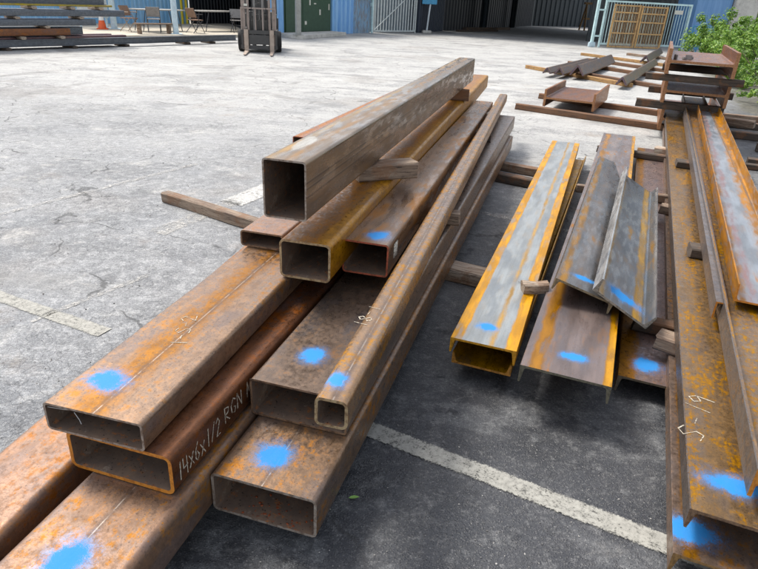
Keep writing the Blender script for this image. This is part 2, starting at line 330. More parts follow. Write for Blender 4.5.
# ================================================================ GROUND
def ground_mat():
    n = NT('worn_asphalt'); x, y, z = n.xyz()
    # yard axes: u across the stacks, v along them
    u = n.m2('SUBTRACT', n.m2('MULTIPLY', x, .94), n.m2('MULTIPLY', y, .34)); v = n.m2('ADD', n.m2('MULTIPLY', x, .34), n.m2('MULTIPLY', y, .94))
    big = n.noise(.55, 6, .6, n.mapv((1, 1, 1), (3, 7, 0))); mid = n.noise(2.6, 7, .68); fine = n.noise(38, 5, .75); 
    long_ = n.noise(1.5, 8, .72, n.mapv((.16, 1, 1), (0, 0, 0), R(-6)))
    jv = n.m2('ADD', v, n.m2('MULTIPLY', n.m2('SUBTRACT', mid, .5), 3.2)); ju = n.m2('ADD', u, n.m2('MULTIPLY', n.m2('SUBTRACT', mid, .5), 1.6))
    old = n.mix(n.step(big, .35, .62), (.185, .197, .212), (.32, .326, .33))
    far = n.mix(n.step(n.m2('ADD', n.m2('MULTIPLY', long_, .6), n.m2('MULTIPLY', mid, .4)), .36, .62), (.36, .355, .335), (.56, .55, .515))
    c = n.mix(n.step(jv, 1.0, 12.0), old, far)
    # fresher black sealcoat between the stacks
    dk = n.m2('MULTIPLY', n.step(ju, -2.3, -1.3), n.m2('SUBTRACT', 1.0, n.m2('MULTIPLY', n.step(jv, 4.2, 6.6), n.step(u, 1.9, .9))))
    dk = n.m2('MULTIPLY', dk, n.step(v, 20, 11))
    wet = n.m2('ADD', n.m2('MULTIPLY', n.noise(.95, 9, .72, n.mapv((1, 1.2, 1), (5.3, 1.9, 0))), .8), n.m2('MULTIPLY', n.noise(9, 6, .8), .2))
    wet = n.step(wet, .475, .535)                                       # 0 damp, 1 dried out
    black = n.mix(wet, n.mix(n.step(mid, .4, .6), (.017, .018, .021), (.042, .043, .047)), n.mix(n.step(mid, .4, .6), (.085, .088, .092), (.135, .137, .138)))
    c = n.mix(dk, c, black)
    # fine crazing and mottling of the old surface
    m3 = n.noise(13, 7, .78); m4 = n.noise(70, 4, .75)
    alg = n.t.nodes.new('ShaderNodeTexVoronoi'); alg.feature = 'DISTANCE_TO_EDGE'; alg.inputs['Scale'].default_value = 13
    wv = n.t.nodes.new('ShaderNodeVectorMath'); wv.operation = 'ADD'; wn_ = n.t.nodes.new('ShaderNodeTexNoise'); wn_.inputs['Scale'].default_value = 9; wn_.inputs['Detail'].default_value = 5; n.put(wn_.inputs['Vector'], n.co())
    ws = n.t.nodes.new('ShaderNodeVectorMath'); ws.operation = 'SCALE'; n.put(ws.inputs[0], wn_.outputs['Color']); ws.inputs['Scale'].default_value = .12
    n.put(wv.inputs[0], n.co()); n.put(wv.inputs[1], ws.outputs[0]); n.put(alg.inputs['Vector'], wv.outputs[0])
    stn = n.step(n.noise(.75, 8, .70, n.mapv((1, 1.3, 1), (31, 3, 0))), .52, .58)          # old dark oil and damp stains with ragged edges
    c = n.mix(n.m2('MULTIPLY', stn, n.step(dk, 0, 1, .36, .1)), c, (.085, .09, .098))
    stn2 = n.step(n.noise(2.2, 8, .72, n.mapv((1, 1, 1), (13, 33, 0))), .57, .61)
    c = n.mix(n.m2('MULTIPLY', stn2, n.step(dk, 0, 1, .40, .1)), c, (.46, .455, .43))
    wx = n.noise(.33, 5, .6, n.mapv((1, 1, 1), (70, 7, 0)))
    c = n.mix(n.m2('MULTIPLY', n.m2('MULTIPLY', n.step(wx, .55, .60), n.step(m3, .3, .5, .5, 1)), n.step(dk, 0, 1, .28, .0)), c, (.24, .20, .16))
    c = n.mix(n.m2('MULTIPLY', n.step(n.noise(3.1, 7, .75, n.mapv((1, 1, 1), (20, 9, 0))), .57, .63), n.step(dk, 0, 1, .0, .25)), c, (.15, .15, .15))
    c = n.mix(n.m2('MULTIPLY', n.step(n.noise(4.3, 6, .7, n.mapv((1, 1, 1), (2, 19, 0))), .58, .63), n.step(dk, 0, 1, .3, .85)), c, (.012, .013, .016))
    c = n.mix(n.m2('MULTIPLY', n.m2('MULTIPLY', n.step(alg.outputs[0], .05, .01), n.step(n.noise(1.1, 5, .7, n.mapv((1, 1, 1), (9, 1, 0))), .40, .58)), n.step(dk, 0, 1, .55, .3)), c, (.035, .036, .04))
    nf = n.step(v, 9.5, 2.5, .22, 1.0)
    c = n.mix(n.m2('MULTIPLY', n.step(m3, .40, .60, .30, 0), nf), c, (.055, .06, .07)); c = n.mix(n.m2('MULTIPLY', n.step(m3, .50, .64), n.step(dk, 0, 1, .50, .17)), c, (.50, .50, .49))
    c = n.mix(n.m2('MULTIPLY', n.step(m4, .42, .58, .30, 0), nf), c, (.03, .032, .038)); c = n.mix(n.m2('MULTIPLY', n.step(m4, .54, .66), n.step(dk, 0, 1, .40, .16)), c, (.50, .49, .47))
    # brown dirt beneath the hedge, blue overspray near the right pile
    dirt = n.m2('MULTIPLY', n.step(ju, 2.0, 2.6), n.step(jv, 8.0, 10.0)); c = n.mix(n.m2('MULTIPLY', dirt, n.step(v, 34, 26)), c, n.mix(n.step(m3, .42, .6), (.05, .045, .032), (.14, .13, .09)))
    # exposed aggregate: small pale and dark stones
    vo = n.vor(120)
    pf = n.m2('MULTIPLY', n.step(vo[0], .34, .16), n.step(n.xyz(vo[1])[0], .45, .75))
    c = n.mix(n.m2('MULTIPLY', pf, n.step(dk, 0, 1, .65, .22)), c, (.42, .41, .38))
    gr = n.noise(230, 3, .7); c = n.mix(n.step(gr, .40, .62, .24, 0), c, (.03, .03, .032)); c = n.mix(n.m2('MULTIPLY', n.step(gr, .55, .68), n.step(dk, 0, 1, .45, .14)), c, (.55, .54, .5))
    pd = n.m2('MULTIPLY', n.step(n.xyz(vo[1])[1], .6, .8), n.step(vo[0], .4, .2))
    c = n.mix(n.m2('MULTIPLY', pd, .5), c, (.03, .03, .03))
    sc = n.vor(45, n.mapv((1, 1, 1), (0, 0, 0))); scf = n.m2('MULTIPLY', n.m2('MULTIPLY', n.step(sc[0], .16, .06), n.step(n.xyz(sc[1])[2], .84, .95)), n.step(big, .42, .58, .1, 1))
    c = n.mix(n.m2('MULTIPLY', scf, .55), c, (.34, .33, .31))
    c = n.mix(n.m2('MULTIPLY', n.step(fine, .5, .68), .35), c, tuple([.045] * 3))
    # pale scuffed patches and brown dust
    pt = n.noise(1.7, 8, .78, n.mapv((1, 1, 1), (11, 4, 0)))
    c = n.mix(n.m2('MULTIPLY', n.m2('MULTIPLY', n.step(pt, .56, .66), n.step(dk, 1, 0, .12, .6)), n.step(fine, .35, .55)), c, (.46, .44, .40))
    c = n.mix(n.m2('MULTIPLY', n.step(n.noise(.8, 6, .7, n.mapv((1, 1, 1), (40, 2, 0))), .6, .72), .25), c, (.25, .17, .10))
    # cracks
    cv = n.vor(.42, n.mapv((1, 1, 1), (1, 0, 0), 0, None), 'DISTANCE_TO_EDGE')
    n2 = n.t.nodes.new('ShaderNodeTexVoronoi'); n2.feature = 'DISTANCE_TO_EDGE'; n2.inputs['Scale'].default_value = .38
    add = n.t.nodes.new('ShaderNodeVectorMath'); add.operation = 'ADD'; n.put(add.inputs[0], n.co())
    nn = n.t.nodes.new('ShaderNodeTexNoise'); nn.inputs['Scale'].default_value = 1.6; nn.inputs['Detail'].default_value = 6; n.put(nn.inputs['Vector'], n.co())
    sc_ = n.t.nodes.new('ShaderNodeVectorMath'); sc_.operation = 'SCALE'; n.put(sc_.inputs[0], nn.outputs['Color']); sc_.inputs['Scale'].default_value = .9
    n.put(add.inputs[1], sc_.outputs[0]); n.put(n2.inputs['Vector'], add.outputs[0])
    c = n.mix(n.m2('MULTIPLY', n.m2('MULTIPLY', n.step(n2.outputs[0], .006, .0015), n.step(mid, .46, .54)), .65), c, (.03, .03, .03))
    # tyre scrub arcs on the open yard
    for (ax, ay, r0, wd) in ((-1.0, 9.5, 4.6, .13), (-1.3, 9.2, 6.1, .16), (-9.5, 4.0, 6.4, .12), (-2, 21, 8, .25), (1.5, 14.5, 5.2, .18), (-5.0, 13.0, 3.2, .1)):
        dx = n.m2('SUBTRACT', x, ax); dy = n.m2('SUBTRACT', y, ay)
        rr = n.m2('SQRT', n.m2('ADD', n.m2('MULTIPLY', dx, dx), n.m2('MULTIPLY', dy, dy)))
        kk = n.m2('MULTIPLY', n.step(n.m2('ABSOLUTE', n.m2('SUBTRACT', rr, r0)), wd, wd * .4), n.step(n.noise(.5, 4, .7, n.mapv((1, 1, 1), (ax, 5, 0))), .45, .62))
        c = n.mix(n.m2('MULTIPLY', kk, .55), c, (.17, .165, .155))
    hh = n.m2('ADD', n.m2('MULTIPLY', fine, .5), n.m2('MULTIPLY', n.step(vo[0], .5, .1), .5))
    n.bump(hh, .55, .006)
    return n.fin(c, n.m2('SUBTRACT', n.step(mid, .35, .65, .66, .88), n.m2('MULTIPLY', n.m2('MULTIPLY', dk, n.m2('SUBTRACT', 1.0, wet)), .22)), 0, .4)
bm = bmesh.new(); 
vs = [bm.verts.new(p) for p in ((-300, -60, 0), (300, -60, 0), (300, 500, 0), (-300, 500, 0))]; bm.faces.new(vs)
g = link('ground', bm, ground_mat()); tag(g, kind='structure')

def line_mat(name, lo=.42, hi=.52, col=(.60, .57, .48)):
    n = NT(name); a = n.noise(7, 6, .7); b = n.noise(120, 4, .75); m = n.noise(34, 6, .8)
    gy = n.xyz(n.t.nodes.new('ShaderNodeTexCoord').outputs['Generated'])[1]; edge = n.step(n.m2('ABSOLUTE', n.m2('SUBTRACT', gy, .5)), .34, .5, 0, .13)
    fac = n.step(n.m2('SUBTRACT', n.m2('ADD', n.m2('MULTIPLY', a, .25), n.m2('ADD', n.m2('MULTIPLY', m, .35), n.m2('MULTIPLY', b, .40))), edge), lo, hi)
    n.fin(n.mix(n.step(m, .35, .65), tuple(v * .68 for v in col), col), .8)
    n.bump(b, .4, .003)
    tr = n.t.nodes.new('ShaderNodeBsdfTransparent'); mx = n.t.nodes.new('ShaderNodeMixShader')
    n.put(mx.inputs[0], fac); n.t.links.new(tr.outputs[0], mx.inputs[1]); n.t.links.new(n.b.outputs[0], mx.inputs[2]); n.t.links.new(mx.outputs[0], n.out.inputs[0])
    return n.m
def stripe(pts, w, mat, z=.004):
    a, b = Vector((*pts[0], z)), Vector((*pts[-1], z)); d = (b - a).normalized(); q = Vector((-d.y, d.x, 0)); L = (b - a).length
    bm = bmesh.new(); rd = random.Random(int(L * 97)); N = max(6, int(L / .04)); A = []; B = []
    for i in range(N + 1):
        x = L * i / N; A.append(bm.verts.new((x, -w / 2 + rd.uniform(-.03, .03) * w, 0))); B.append(bm.verts.new((x, w / 2 + rd.uniform(-.03, .03) * w, 0)))
    for i in range(N): bm.faces.new((A[i], A[i + 1], B[i + 1], B[i]))
    M_ = Matrix((d, q, Vector((0, 0, 1)))).transposed().to_4x4(); M_.translation = a
    o = link('parking_line', bm, mat, None, 0, M_); tag(o, kind='structure'); return o
LM = line_mat('worn_line_paint', .385, .50, (.35, .34, .30)); LM2 = line_mat('ghost_line_paint', .47, .58, (.50, .48, .44)); LM3 = line_mat('bright_patch_paint', .40, .50, (.50, .49, .46))
stripe([(-2.6, 3.13), (-1.38, 2.585)], .10, LM)
stripe([(-.2, 2.04), (1.6, 1.13)], .10, LM)
stripe([(-1.62, 3.98), (-1.24, 4.80)], .20, LM2)
stripe([(-1.27, 4.72), (-.95, 5.42)], .26, LM3)
stripe([(-1.80, 2.66), (-1.42, 3.28)], .05, LM2)
stripe([(.55, 4.98), (1.9, 4.24)], .09, LM2)
stripe([(.9, 7.1), (2.6, 6.2)], .10, LM2, .005)
stripe([(-3.2, 3.6), (-1.9, 5.9)], .07, LM2, .006)

# ================================================================ LEFT STACK OF HOLLOW TUBES
BR = dict(base=(.175, .115, .08))
tube('steel_tube', (-1.341, .674 - .0, .09, -11.5), 7.4, .259, .157, .0125, steel('rust_a', (.20, .13, .095), (.34, .15, .05), .45, rough=.42, metal=.45, seed=1, palef=.35), RIM_B,
     'flat brown rusty tube at the far lower left, outermost of the bottom layer')
tube('steel_tube', (-1.056, .666, .091, -15.3), 7.3, .341, .157, .0125,
     steel('rust_b', (.19, .125, .09), (.46, .21, .05), .45, rough=.42, metal=.45, seed=2.2, seam=.172, sprays=[(.165, .46, .05, .055, 1)], palef=.35), RIM_B,
     'wide rusty bottom tube with blue dot beneath the orange rimmed tube')
t10 = tube('steel_tube', (-.917, 1.394, .252, -15.9), 6, .364, .141, .0125,
     steel('rust_c', (.135, .07, .045), (.26, .09, .03), .45, seed=3.7, dark=(.04, .025, .02), palef=.06), RIM_O,
     'dark rusty tube with orange rim and chalked size on its side')
writing(t10, '14x6x1/2', (.364, .018, .034), (0, 1, 0), (0, 0, 1), .066, .003, .46, xs=.55)
writing(t10, 'RGN', (.364, .285, .050), (0, 1, 0), (0, 0, 1), .060, .003, .68, xs=.8)
writing(t10, 'M', (.364, .435, .055), (0, 1, 0), (0, 0, 1), .060, .003, .68, xs=.8)
t9 = tube('steel_tube', (-.964, 1.392, .396, -14.0), 5.6, .33, .098, .0075,
     steel('rust_d', (.23, .16, .115), (.38, .19, .07), .38, seed=4.4, seam=.172, bands=[(.10, .20, (.37, .19, .075), .035)], sprays=[(.105, .150, .058, .045, 2)], palef=.35), RIM_G,
     'wide flat tube with blue spray dot and weld line, top of the left pile')
writing(t9, '1-S-2', (.225, .40, .098), (-.35, .94, 0), (-.94, -.35, 0), .055, .0019, .8)
tube('steel_tube', (-.674, 2.647, .497, -14.5), 5.2, .22, .080, .008, steel('rust_e', (.25, .17, .13), (.34, .18, .10), .4, seed=5.1, palef=.45), RIM_B,
     'low pinkish brown tube under the open end of the top tube')
tube('steel_tube', (-1.010, 6.43, .10, -15.4), 4.38, .42, .12, .009, steel('rust_f', (.30, .18, .13), (.40, .21, .12), .4, seed=6.6, bands=[(.03, .08, (.55, .25, .10), .012), (.15, .2, (.50, .40, .32), .02)], palef=.6), RIM_R,
     'low reddish tube lying on the far left side behind the big top tube')
tube('steel_tube', (-.495, 1.405, .09, -15.9), 5.85, .357, .154, .0095,
     steel('rust_g', (.20, .14, .10), (.44, .20, .06), .42, seed=7.3, seam=.176, sprays=[(.150, .140, .052, .05, 3)], palef=.3), RIM_G,
     'bottom right rectangular tube, blue dot, beside the parking line')
tube('steel_tube', (-.43, 1.70, .247, -15.7), 5.95, .359, .150, .0075,
     steel('rust_h', (.15, .115, .092), (.28, .15, .07), .3, seed=8.8, mott=.6, sprays=[(.148, .214, .044, .05, 4)], palef=.35), RIM_B,
     'grey brown tube directly on the bottom right tube, small square tube above it')
t3 = tube('steel_tube', (-.167, 1.384, .47, -13.55), 6.75, .1005, .0995, .0095,
     steel('rust_i', (.26, .175, .115), (.55, .27, .06), .5, seed=9.5, seam=.055, sprays=[(.034, .095, .030, .036, 5)], palef=.5, rough=.30, mott=.6), RIM_T,
     'slim square tube with blue dot running the length of the stack, right side', ro=.02)
writing(t3, '18-1', (.026, .42, .0995), (.12, .99, 0), (-.99, .12, 0), .05, .0024, .85)
t4 = tube('steel_tube', (-.171, 2.466, .47, -13.8, -.85), 5.05, .212, .157, .008,
     steel('rust_j', (.21, .14, .095), (.36, .18, .07), .35, seed=10.4, mott=.5, rough=.3, sprays=[(.132, .105, .044, .05, 6)], palef=.3), RIM_R,
     'brown tube with red rimmed end, blue dot and white sticker')
def sticker(parent, x, y0, y1, z0, z1):
    n = NT('sticker_paper'); v = n.mapv((1, 60, 220)); a = n.noise(1.2, 2, .5, v)
    m = n.fin(n.mix(n.step(a, .5, .55), (.66, .66, .58), (.22, .22, .2)), .6)
    bm = bmesh.new(); box(bm, x + .0005, x + .0015, y0, y1, z0, z1); return link('sticker', bm, m, parent)
sticker(t4, .212, .10, .17, .055, .125)
tube('steel_tube', (-.429, 2.323, .498, -13.5), 6.95, .228, .174, .010,
     steel('rust_k', (.24, .135, .07), (.44, .19, .045), .5, seed=11.2, yellow=(.50, .225, .05), palef=.25, metal=.4, bands=[(.165, .24, (.52, .26, .055), .02)]), RIM_T,
     'yellowish rusty tube under the big top tube, its open end facing the camera', ro=.024)
tube('steel_tube', (-.489, 2.325, .765 - .0, -14.44, .29), 5.04, .188, .247, .0075,
     steel('rust_l', (.19, .145, .105), (.32, .19, .09), .12, pale=(.27, .235, .20), seed=12.9, bands=[(.02, .05, (.46, .30, .14), .014), (.085, .125, (.34, .20, .09), .02)], palef=.22, rough=.27, metal=.72, mott=.35, zseams=(.135, .16, .10), patch=(.055, .30, .03, .13, (.55, .5, .42))), RIM_G,  # first band paints a bright highlight along the top left edge
     'big grey brown box tube lying on top of the whole stack', ro=.016)

# wood blocks in the tube stack
def tl(ps, a, b, c):  # local to world on a posed section
    return pose(*ps) @ Vector((a, b, c))
P5 = (-.429, 2.323, .498, -13.5)
timber(tl(P5, .03, .985, .1745), tl(P5, .32, 1.215, .1745), .13, .0905, WOOD, 'chunky wood block wedged under the big top tube near its middle', 'wood_block', 'wood blocks between the steel')
timber(tl(P5, .03, 4.3, .1745), tl(P5, .25, 4.33, .1745), .09, .112, WOODR, 'small wood block under the far end of the big top tube', 'wood_block', 'wood blocks between the steel')
P2 = (-.43, 1.70, .247, -15.7)
timber(tl(P2, .10, 1.86, .1505), tl(P2, .405, 1.88, .1505), .10, .07, WOOD, 'small wood block poking out beneath the slim square tube', 'wood_block', 'wood blocks between the steel')
timber(tl(P2, .06, 4.33, .1505), tl(P2, .275, 4.35, .1505), .10, .07, WOODD, 'dark block under the far part of the slim square tube', 'wood_block', 'wood blocks between the steel')
timber((-1.80, 4.70, 0), (-.25, 3.70, 0), .085, .088, WOOD, 'long pale brown timber sticking out left of the tube stack')
timber((-.5, 3.95, 0), (.69, 3.38, 0), .15, .088, WOODL, 'broken pale timber end poking out right of the tube stack near the yellow channel')
timber((.1, 6.98, 0), (1.75, 6.02, 0), .085, .088, WOOD, 'upper of two timbers joining the tube stack and the yellow channel')
timber((-.1, 6.62, 0), (1.72, 5.50, 0), .10, .088, WOODD, 'lower darker of two timbers joining the tube stack and the yellow channel')
timber((-.98, 2.22, 0), (-.35, 2.02, 0), .09, .088, WOODD, 'dark timber hidden under the near ends of the bottom tubes')

# ================================================================ CHANNELS IN THE MIDDLE
YEL = (.80, .37, .008); ORG = (.52, .22, .035)
GREYM = dict(base=(.25, .262, .262), dark=(.11, .10, .09), pale=(.39, .40, .395))
section('steel_channel', (.338, 2.343, .15, -18.93), 4.80, channel_pts(.300, .075),
    steel('channel_a', amt=-.05, bands=[(-.05, .052, YEL, .006), (.175, .195, (.55, .36, .16), .01), (.248, .35, YEL, .007)], sprays=[(.135, .165, .042, .032, 1)], palef=.5, rough=.42, metal=.3, mott=.5, seed=1.5, rust=(.4, .25, .12), **GREYM),
    rim_mat('yellow_cut', (.70, .33, .02)), 'pale grey channel with bright yellow edges and blue dot, leftmost of the middle pile', 'steel channel', 'channels in the middle pile')
section('steel_channel', (.355, 2.345, .089, -20.3), 4.55, channel_pts(.275, .058, up=True),
    steel('channel_b', (.30, .17, .05), (.55, .28, .02), .6, seed=2.5, yellow=(.6, .33, .02)), rim_mat('yellow_cut_dull', (.45, .20, .03)),
    'rusty channel turned flanges up beneath the pale grey yellow edged channel', 'steel channel', 'channels in the middle pile')
section('steel_channel', (.607, 2.108, .165, -21.04, -.1), 5.72, channel_pts(.366, .082),
    steel('channel_c', (.16, .13, .12), (.40, .18, .04), .12, bands=[(.035, .085, (.46, .22, .045), .014), (.335, .40, YEL, .007)], sprays=[(.195, .165, .052, .030, 2)], palef=.35, seed=3.3, metal=.4, mott=.45), rim_mat('green_grey_cut', (.16, .145, .10)),
    'wide purplish grey channel with blue mark beside the yellow edged one', 'steel channel', 'channels in the middle pile')
section('steel_channel', (1.115, 2.30, .012, -21.2), 5.45, channel_pts(.36, .083),
    steel('channel_d', (.20, .15, .135), (.42, .19, .04), .2, bands=[(-.02, .075, (.42, .19, .03), .02)], sprays=[(.125, .15, .055, .06, 3)], palef=.4, seed=4.1), rim_mat('olive_cut', (.15, .12, .08)),
    'lowest channel of the middle pile, its blue mark near the thick wood block', 'steel channel', 'channels in the middle pile')
section('steel_channel', (.865, 2.707, .324, -21.08, -1.75, 14.4), 3.49, channel_pts(.298, .0635),
    steel('channel_e', (.105, .105, .105), (.40, .20, .05), .05, bands=[(.012, .05, (.46, .24, .06), .014)], sprays=[(.130, .145, .055, .028, 4)], palef=.35, seed=5.6, rough=.30, metal=.6, mott=.35), rim_mat('grey_olive_cut', (.25, .20, .12)),
    'dark grey tilted channel with blue mark, flanges down, its top leaning right', 'steel channel', 'channels in the middle pile')
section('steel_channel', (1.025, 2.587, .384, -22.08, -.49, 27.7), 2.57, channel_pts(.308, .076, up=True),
    steel('channel_f', (.085, .095, .105), (.40, .22, .05), .08, bands=[(-.02, .010, (.50, .50, .49), .002), (.025, .055, (.35, .2, .05), .012), (.225, .272, (.56, .30, .02), .010), (.297, .34, (.42, .40, .38), .002)], sprays=[(.165, .145, .085, .055, 5)], palef=.3, seed=6.2, rough=.28, metal=.6, mott=.35), rim_mat('grey_cut', (.30, .27, .22)),  # first pale band paints the lit face of the left flange
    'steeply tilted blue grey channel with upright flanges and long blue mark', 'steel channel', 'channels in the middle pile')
PC1 = (.338, 2.343, .15, -18.93)
timber(tl(PC1, .235, .62, .0755), tl(PC1, .36, .68, .0755), .06, .055, WOODL, 'short pale wood block sitting on the yellow edge of the leftmost channel', 'wood_block', 'wood blocks between the steel')
timber((1.74, 5.28, .0965), (3.1, 4.90, .0965), .07, .07, WOOD, 'timber spacer crossing the middle pile under the tilted channels', 'wood_block', 'wood blocks between the steel')
timber((2.47, 7.02, .0965), (3.45, 6.50, .0965), .09, .07, WOODD, 'dark timber spacer crossing the far end of the middle pile', 'wood_block', 'wood blocks between the steel')
timber((1.35, 2.76, .0965), (1.65, 2.65, .0965), .09, .07, WOODD, 'dark block inside the middle pile under the tilted channels', 'wood_block', 'wood blocks between the steel')

# ================================================================ RIGHT PILE
YR = (.50, .23, .03); OR2 = (.42, .18, .03)
PB1 = (.922, 1.276, .07, -22.06); PB2 = (.948, 1.311, .2165, -21.93, -.03); PB3 = (1.102, 1.319, .345, -22.45, .1); PB5 = (1.605, 2.43, .440, -23.3)
section('steel_channel', PB1, 8.0, channel_pts(.38, .075),
    steel('beam_a', (.20, .15, .12), (.42, .19, .04), .35, bands=[(.03, .07, (.42, .20, .04), .012), (.26, .34, (.42, .19, .03), .03)], sprays=[(.05, .115, .075, .05, 1)], palef=.4, seed=7.1), rim_mat('brown_cut2', (.30, .17, .06)),
    'bottom channel of the right pile with blue spray at the lower right corner', 'steel channel', 'channels in the right pile')
b2 = section('steel_channel', PB2, 8.35, channel_pts(.38, .074),
    steel('beam_b', (.215, .145, .085), YR, .3, yellow=(.54, .26, .035), bands=[(-.02, .004, (.17, .145, .13), .001)], sprays=[(.135, .165, .085, .045, 2)], palef=.35, seed=8.4), RIM_B,
    'long yellow brown channel with chalk number and blue spray, second from the bottom', 'steel channel', 'channels in the right pile')
writing(b2, 'S', (.05, .345, .074), (.22, .97, 0), (-.97, .22, 0), .085, .0028, .95)
writing(b2, '-', (.068, .425, .074), (.22, .97, 0), (-.97, .22, 0), .085, .0028, .95)
writing(b2, '19', (.085, .505, .074), (.22, .97, 0), (-.97, .22, 0), .085, .0028, .8)
section('steel_beam', PB3, 9.3, ibeam_pts(.304, .10, .010, .012, .008),
    steel('beam_c', (.235, .17, .12), (.46, .22, .04), .45, bands=[(-.02, .004, (.20, .185, .175), .001)], yellow=(.56, .28, .035), palef=.45, seed=9.7, dark=(.10, .07, .05)), RIM_O,
    'longest orange brown beam on wood blocks above the chalk numbered channel', 'steel beam', 'channels in the right pile')
bm = bmesh.new(); poly_extrude(bm, [(0, 0), (0, .085), (.05, .085), (.05, .078), (.008, .078), (.008, 0)], 6.3)
tag(link('steel_angle', bm, [steel('beam_d', (.15, .13, .12), (.34, .18, .06), .2, seed=10.9, palef=.25, mott=.6), RIM_O], None, 30, pose(1.525, 2.42, .352, -22.6)),
    'narrow grey brown angle leaning along the left side of the longest orange beam', 'steel angle')
section('steel_channel', PB5, 6.3, channel_pts(.255, .085, tw=.009, tf=.007, tip=.006, up=True),
    steel('beam_e', (.23, .25, .27), (.46, .21, .06), .0, bands=[(-.02, .055, (.52, .23, .045), .022), (.075, .09, (.42, .19, .16), .025), (.185, .30, (.55, .25, .035), .028)], palef=.6, seed=11.3, rough=.36, metal=.45, mott=.5, dark=(.13, .12, .12), pale=(.34, .355, .37)), RIM_O,
    'blue grey channel with orange flaring edges and upright flanges, top of the right pile', 'steel channel', 'channels in the right pile')
timber(tl(PB1, -.055, 1.30, .076), tl(PB1, .30, 1.22, .076), .11, .0725, WOOD, 'thick splintered block sticking out left between the two lower right channels', 'wood_block', 'wood blocks between the steel')
timber(tl(PB1, -.045, 3.6, .076), tl(PB1, .30, 3.55, .076), .09, .0725, WOOD, 'wood block between the two lower right channels beside the tilted channels', 'wood_block', 'wood blocks between the steel')
timber(tl(PB1, -.10, 6.0, .076), tl(PB1, .30, 5.9, .076), .11, .0725, WOODL, 'pale wood block between the two lower right channels at their far end', 'wood_block', 'wood blocks between the steel')
timber(tl(PB2, .075, 2.24, .0745), tl(PB2, .36, 2.27, .0745), .13, .060, WOODD, 'dark square block on the chalk numbered channel, nearer one', 'wood_block', 'wood blocks between the steel')
timber(tl(PB2, .06, 4.72, .0745), tl(PB2, .36, 4.74, .0745), .17, .060, WOODD, 'dark square block on the chalk numbered channel, farther one', 'wood_block', 'wood blocks between the steel')
timber((1.28, 1.98, 0), (1.75, 1.80, 0), .09, .068, WOODD, 'timber under the near end of the right pile')
timber((3.2, 7.3, 0), (4.6, 6.8, 0), .09, .068, WOODD, 'timber under the far end of the right pile')

# ================================================================ FAR STACK OF DEEP BEAMS, RIGHT
RUSTW = steel('rust_wide_beam', (.16, .085, .06), (.34, .14, .05), .5, seed=14, palef=.25, bands=[(-.02, .034, (.42, .21, .11), .004), (.768, .86, (.42, .19, .08), .004)])
RUSTO = rim_mat('flange_edge_rust', (.40, .20, .09), (.25, .11, .045))
WG = 'deep wide flange beam offcuts'
section('wide_flange_beam', (2.573, 10.308, .10, -25.1), 1.70, ibeam_pts(.824, .269, .028, .036, .02), RUSTW, RUSTO,
    'short rusty deep beam alone on timbers left of the beam stack', 'steel beam', WG)
for (ps, L_, lb) in (((3.846, 8.692, .095, -22.0), 2.2, 'bottom short deep beam of the three beam stack'), ((3.69, 8.45, .50, -22.5), 2.2, 'middle short deep beam of the three beam stack'),
                     ((3.50, 8.10, .90, -22.7), 2.3, 'top short deep beam of the stack with scrap pieces on its web')):
    section('wide_flange_beam', ps, L_, ibeam_pts(.80, .30, .030, .042, .022), RUSTW, RUSTO, lb, 'steel beam', WG)
timber((3.38, 8.36, .80), (4.42, 7.88, .80), .10, .085, WOODD, 'timber between the top two beams of the far stack, near side')
timber((4.25, 9.95, .79), (5.15, 9.52, .79), .10, .105, WOODD, 'timber between the top two beams of the far stack, far side')
timber((3.50, 8.80, .389), (4.52, 8.34, .389), .10, .108, WOODD, 'dark timber between the lower two beams of the far stack, near side')
timber((4.35, 10.5, .389), (5.5, 10.0, .389), .10, .108, WOODD, 'dark timber between the lower two beams of the far stack, far side')
timber((2.18, 10.50, 0), (4.75, 8.78, 0), .11, .095, WOODR, 'long brown timber on the ground in front of the lone deep beam')
timber((2.9, 11.95, 0), (5.3, 10.0, 0), .11, .095, WOODR, 'brown timber running under the lone deep beam to the stack')
timber((3.85, 17.9, 0), (5.6, 14.55, 0), .12, .095, WOODY, 'yellowish timber under the bundle of angles')
timber((4.9, 16.9, 0), (6.6, 14.0, 0), .12, .095, WOODR, 'brown timber under the near end of the single long angle')
timber((5.6, 20.0, 0), (7.2, 17.0, 0), .12, .095, WOODR, 'reddish timber under the middle of the angle bundle')
timber((7.2, 24.2, 0), (9.6, 19.9, 0), .12, .095, WOODY, 'pale timber behind the angles, nearest the steel gate')
timber((6.7, 21.6, 0), (8.2, 18.8, 0), .12, .095, WOODR, 'brown timber under the far end of the single long angle')
timber((9.4, 25.5, 0), (11.4, 22.4, 0), .12, .095, WOOD, 'grey timber closest to the pale gate')
ANG = steel('angle_rust', (.13, .09, .065), (.34, .17, .05), .4, seed=15, palef=.3)
ANGP = rim_mat('painted_angle_end', (.05, .05, .11), (.22, .11, .04))
def angle(ps, L_, a, t, label, flip=False):
    pts = [(0, 0), (0, t), (a / 2 - t * .7, a * .7), (a / 2, a * .72), (a / 2 + t * .7, a * .7), (a, t), (a, 0), (a - t, 0), (a / 2, a * .72 - t * 1.5), (t, 0)]
    if flip: pts = [(x, a * .72 - z) for x, z in pts][::-1]
    return section('steel_angle', ps, L_, pts, ANG, ANGP, label, 'steel angle', 'steel angles laid on timbers')
angle((4.42, 15.55, .11, -27), 5.0, .34, .03, 'largest dark angle on the far timbers with blue painted end')
angle((4.05, 15.60, .097, -28), 4.6, .24, .025, 'middle angle of the far bundle beside the largest one')
angle((3.80, 15.75, .097, -29), 4.4, .20, .022, 'outer left angle of the far bundle, rusty orange')
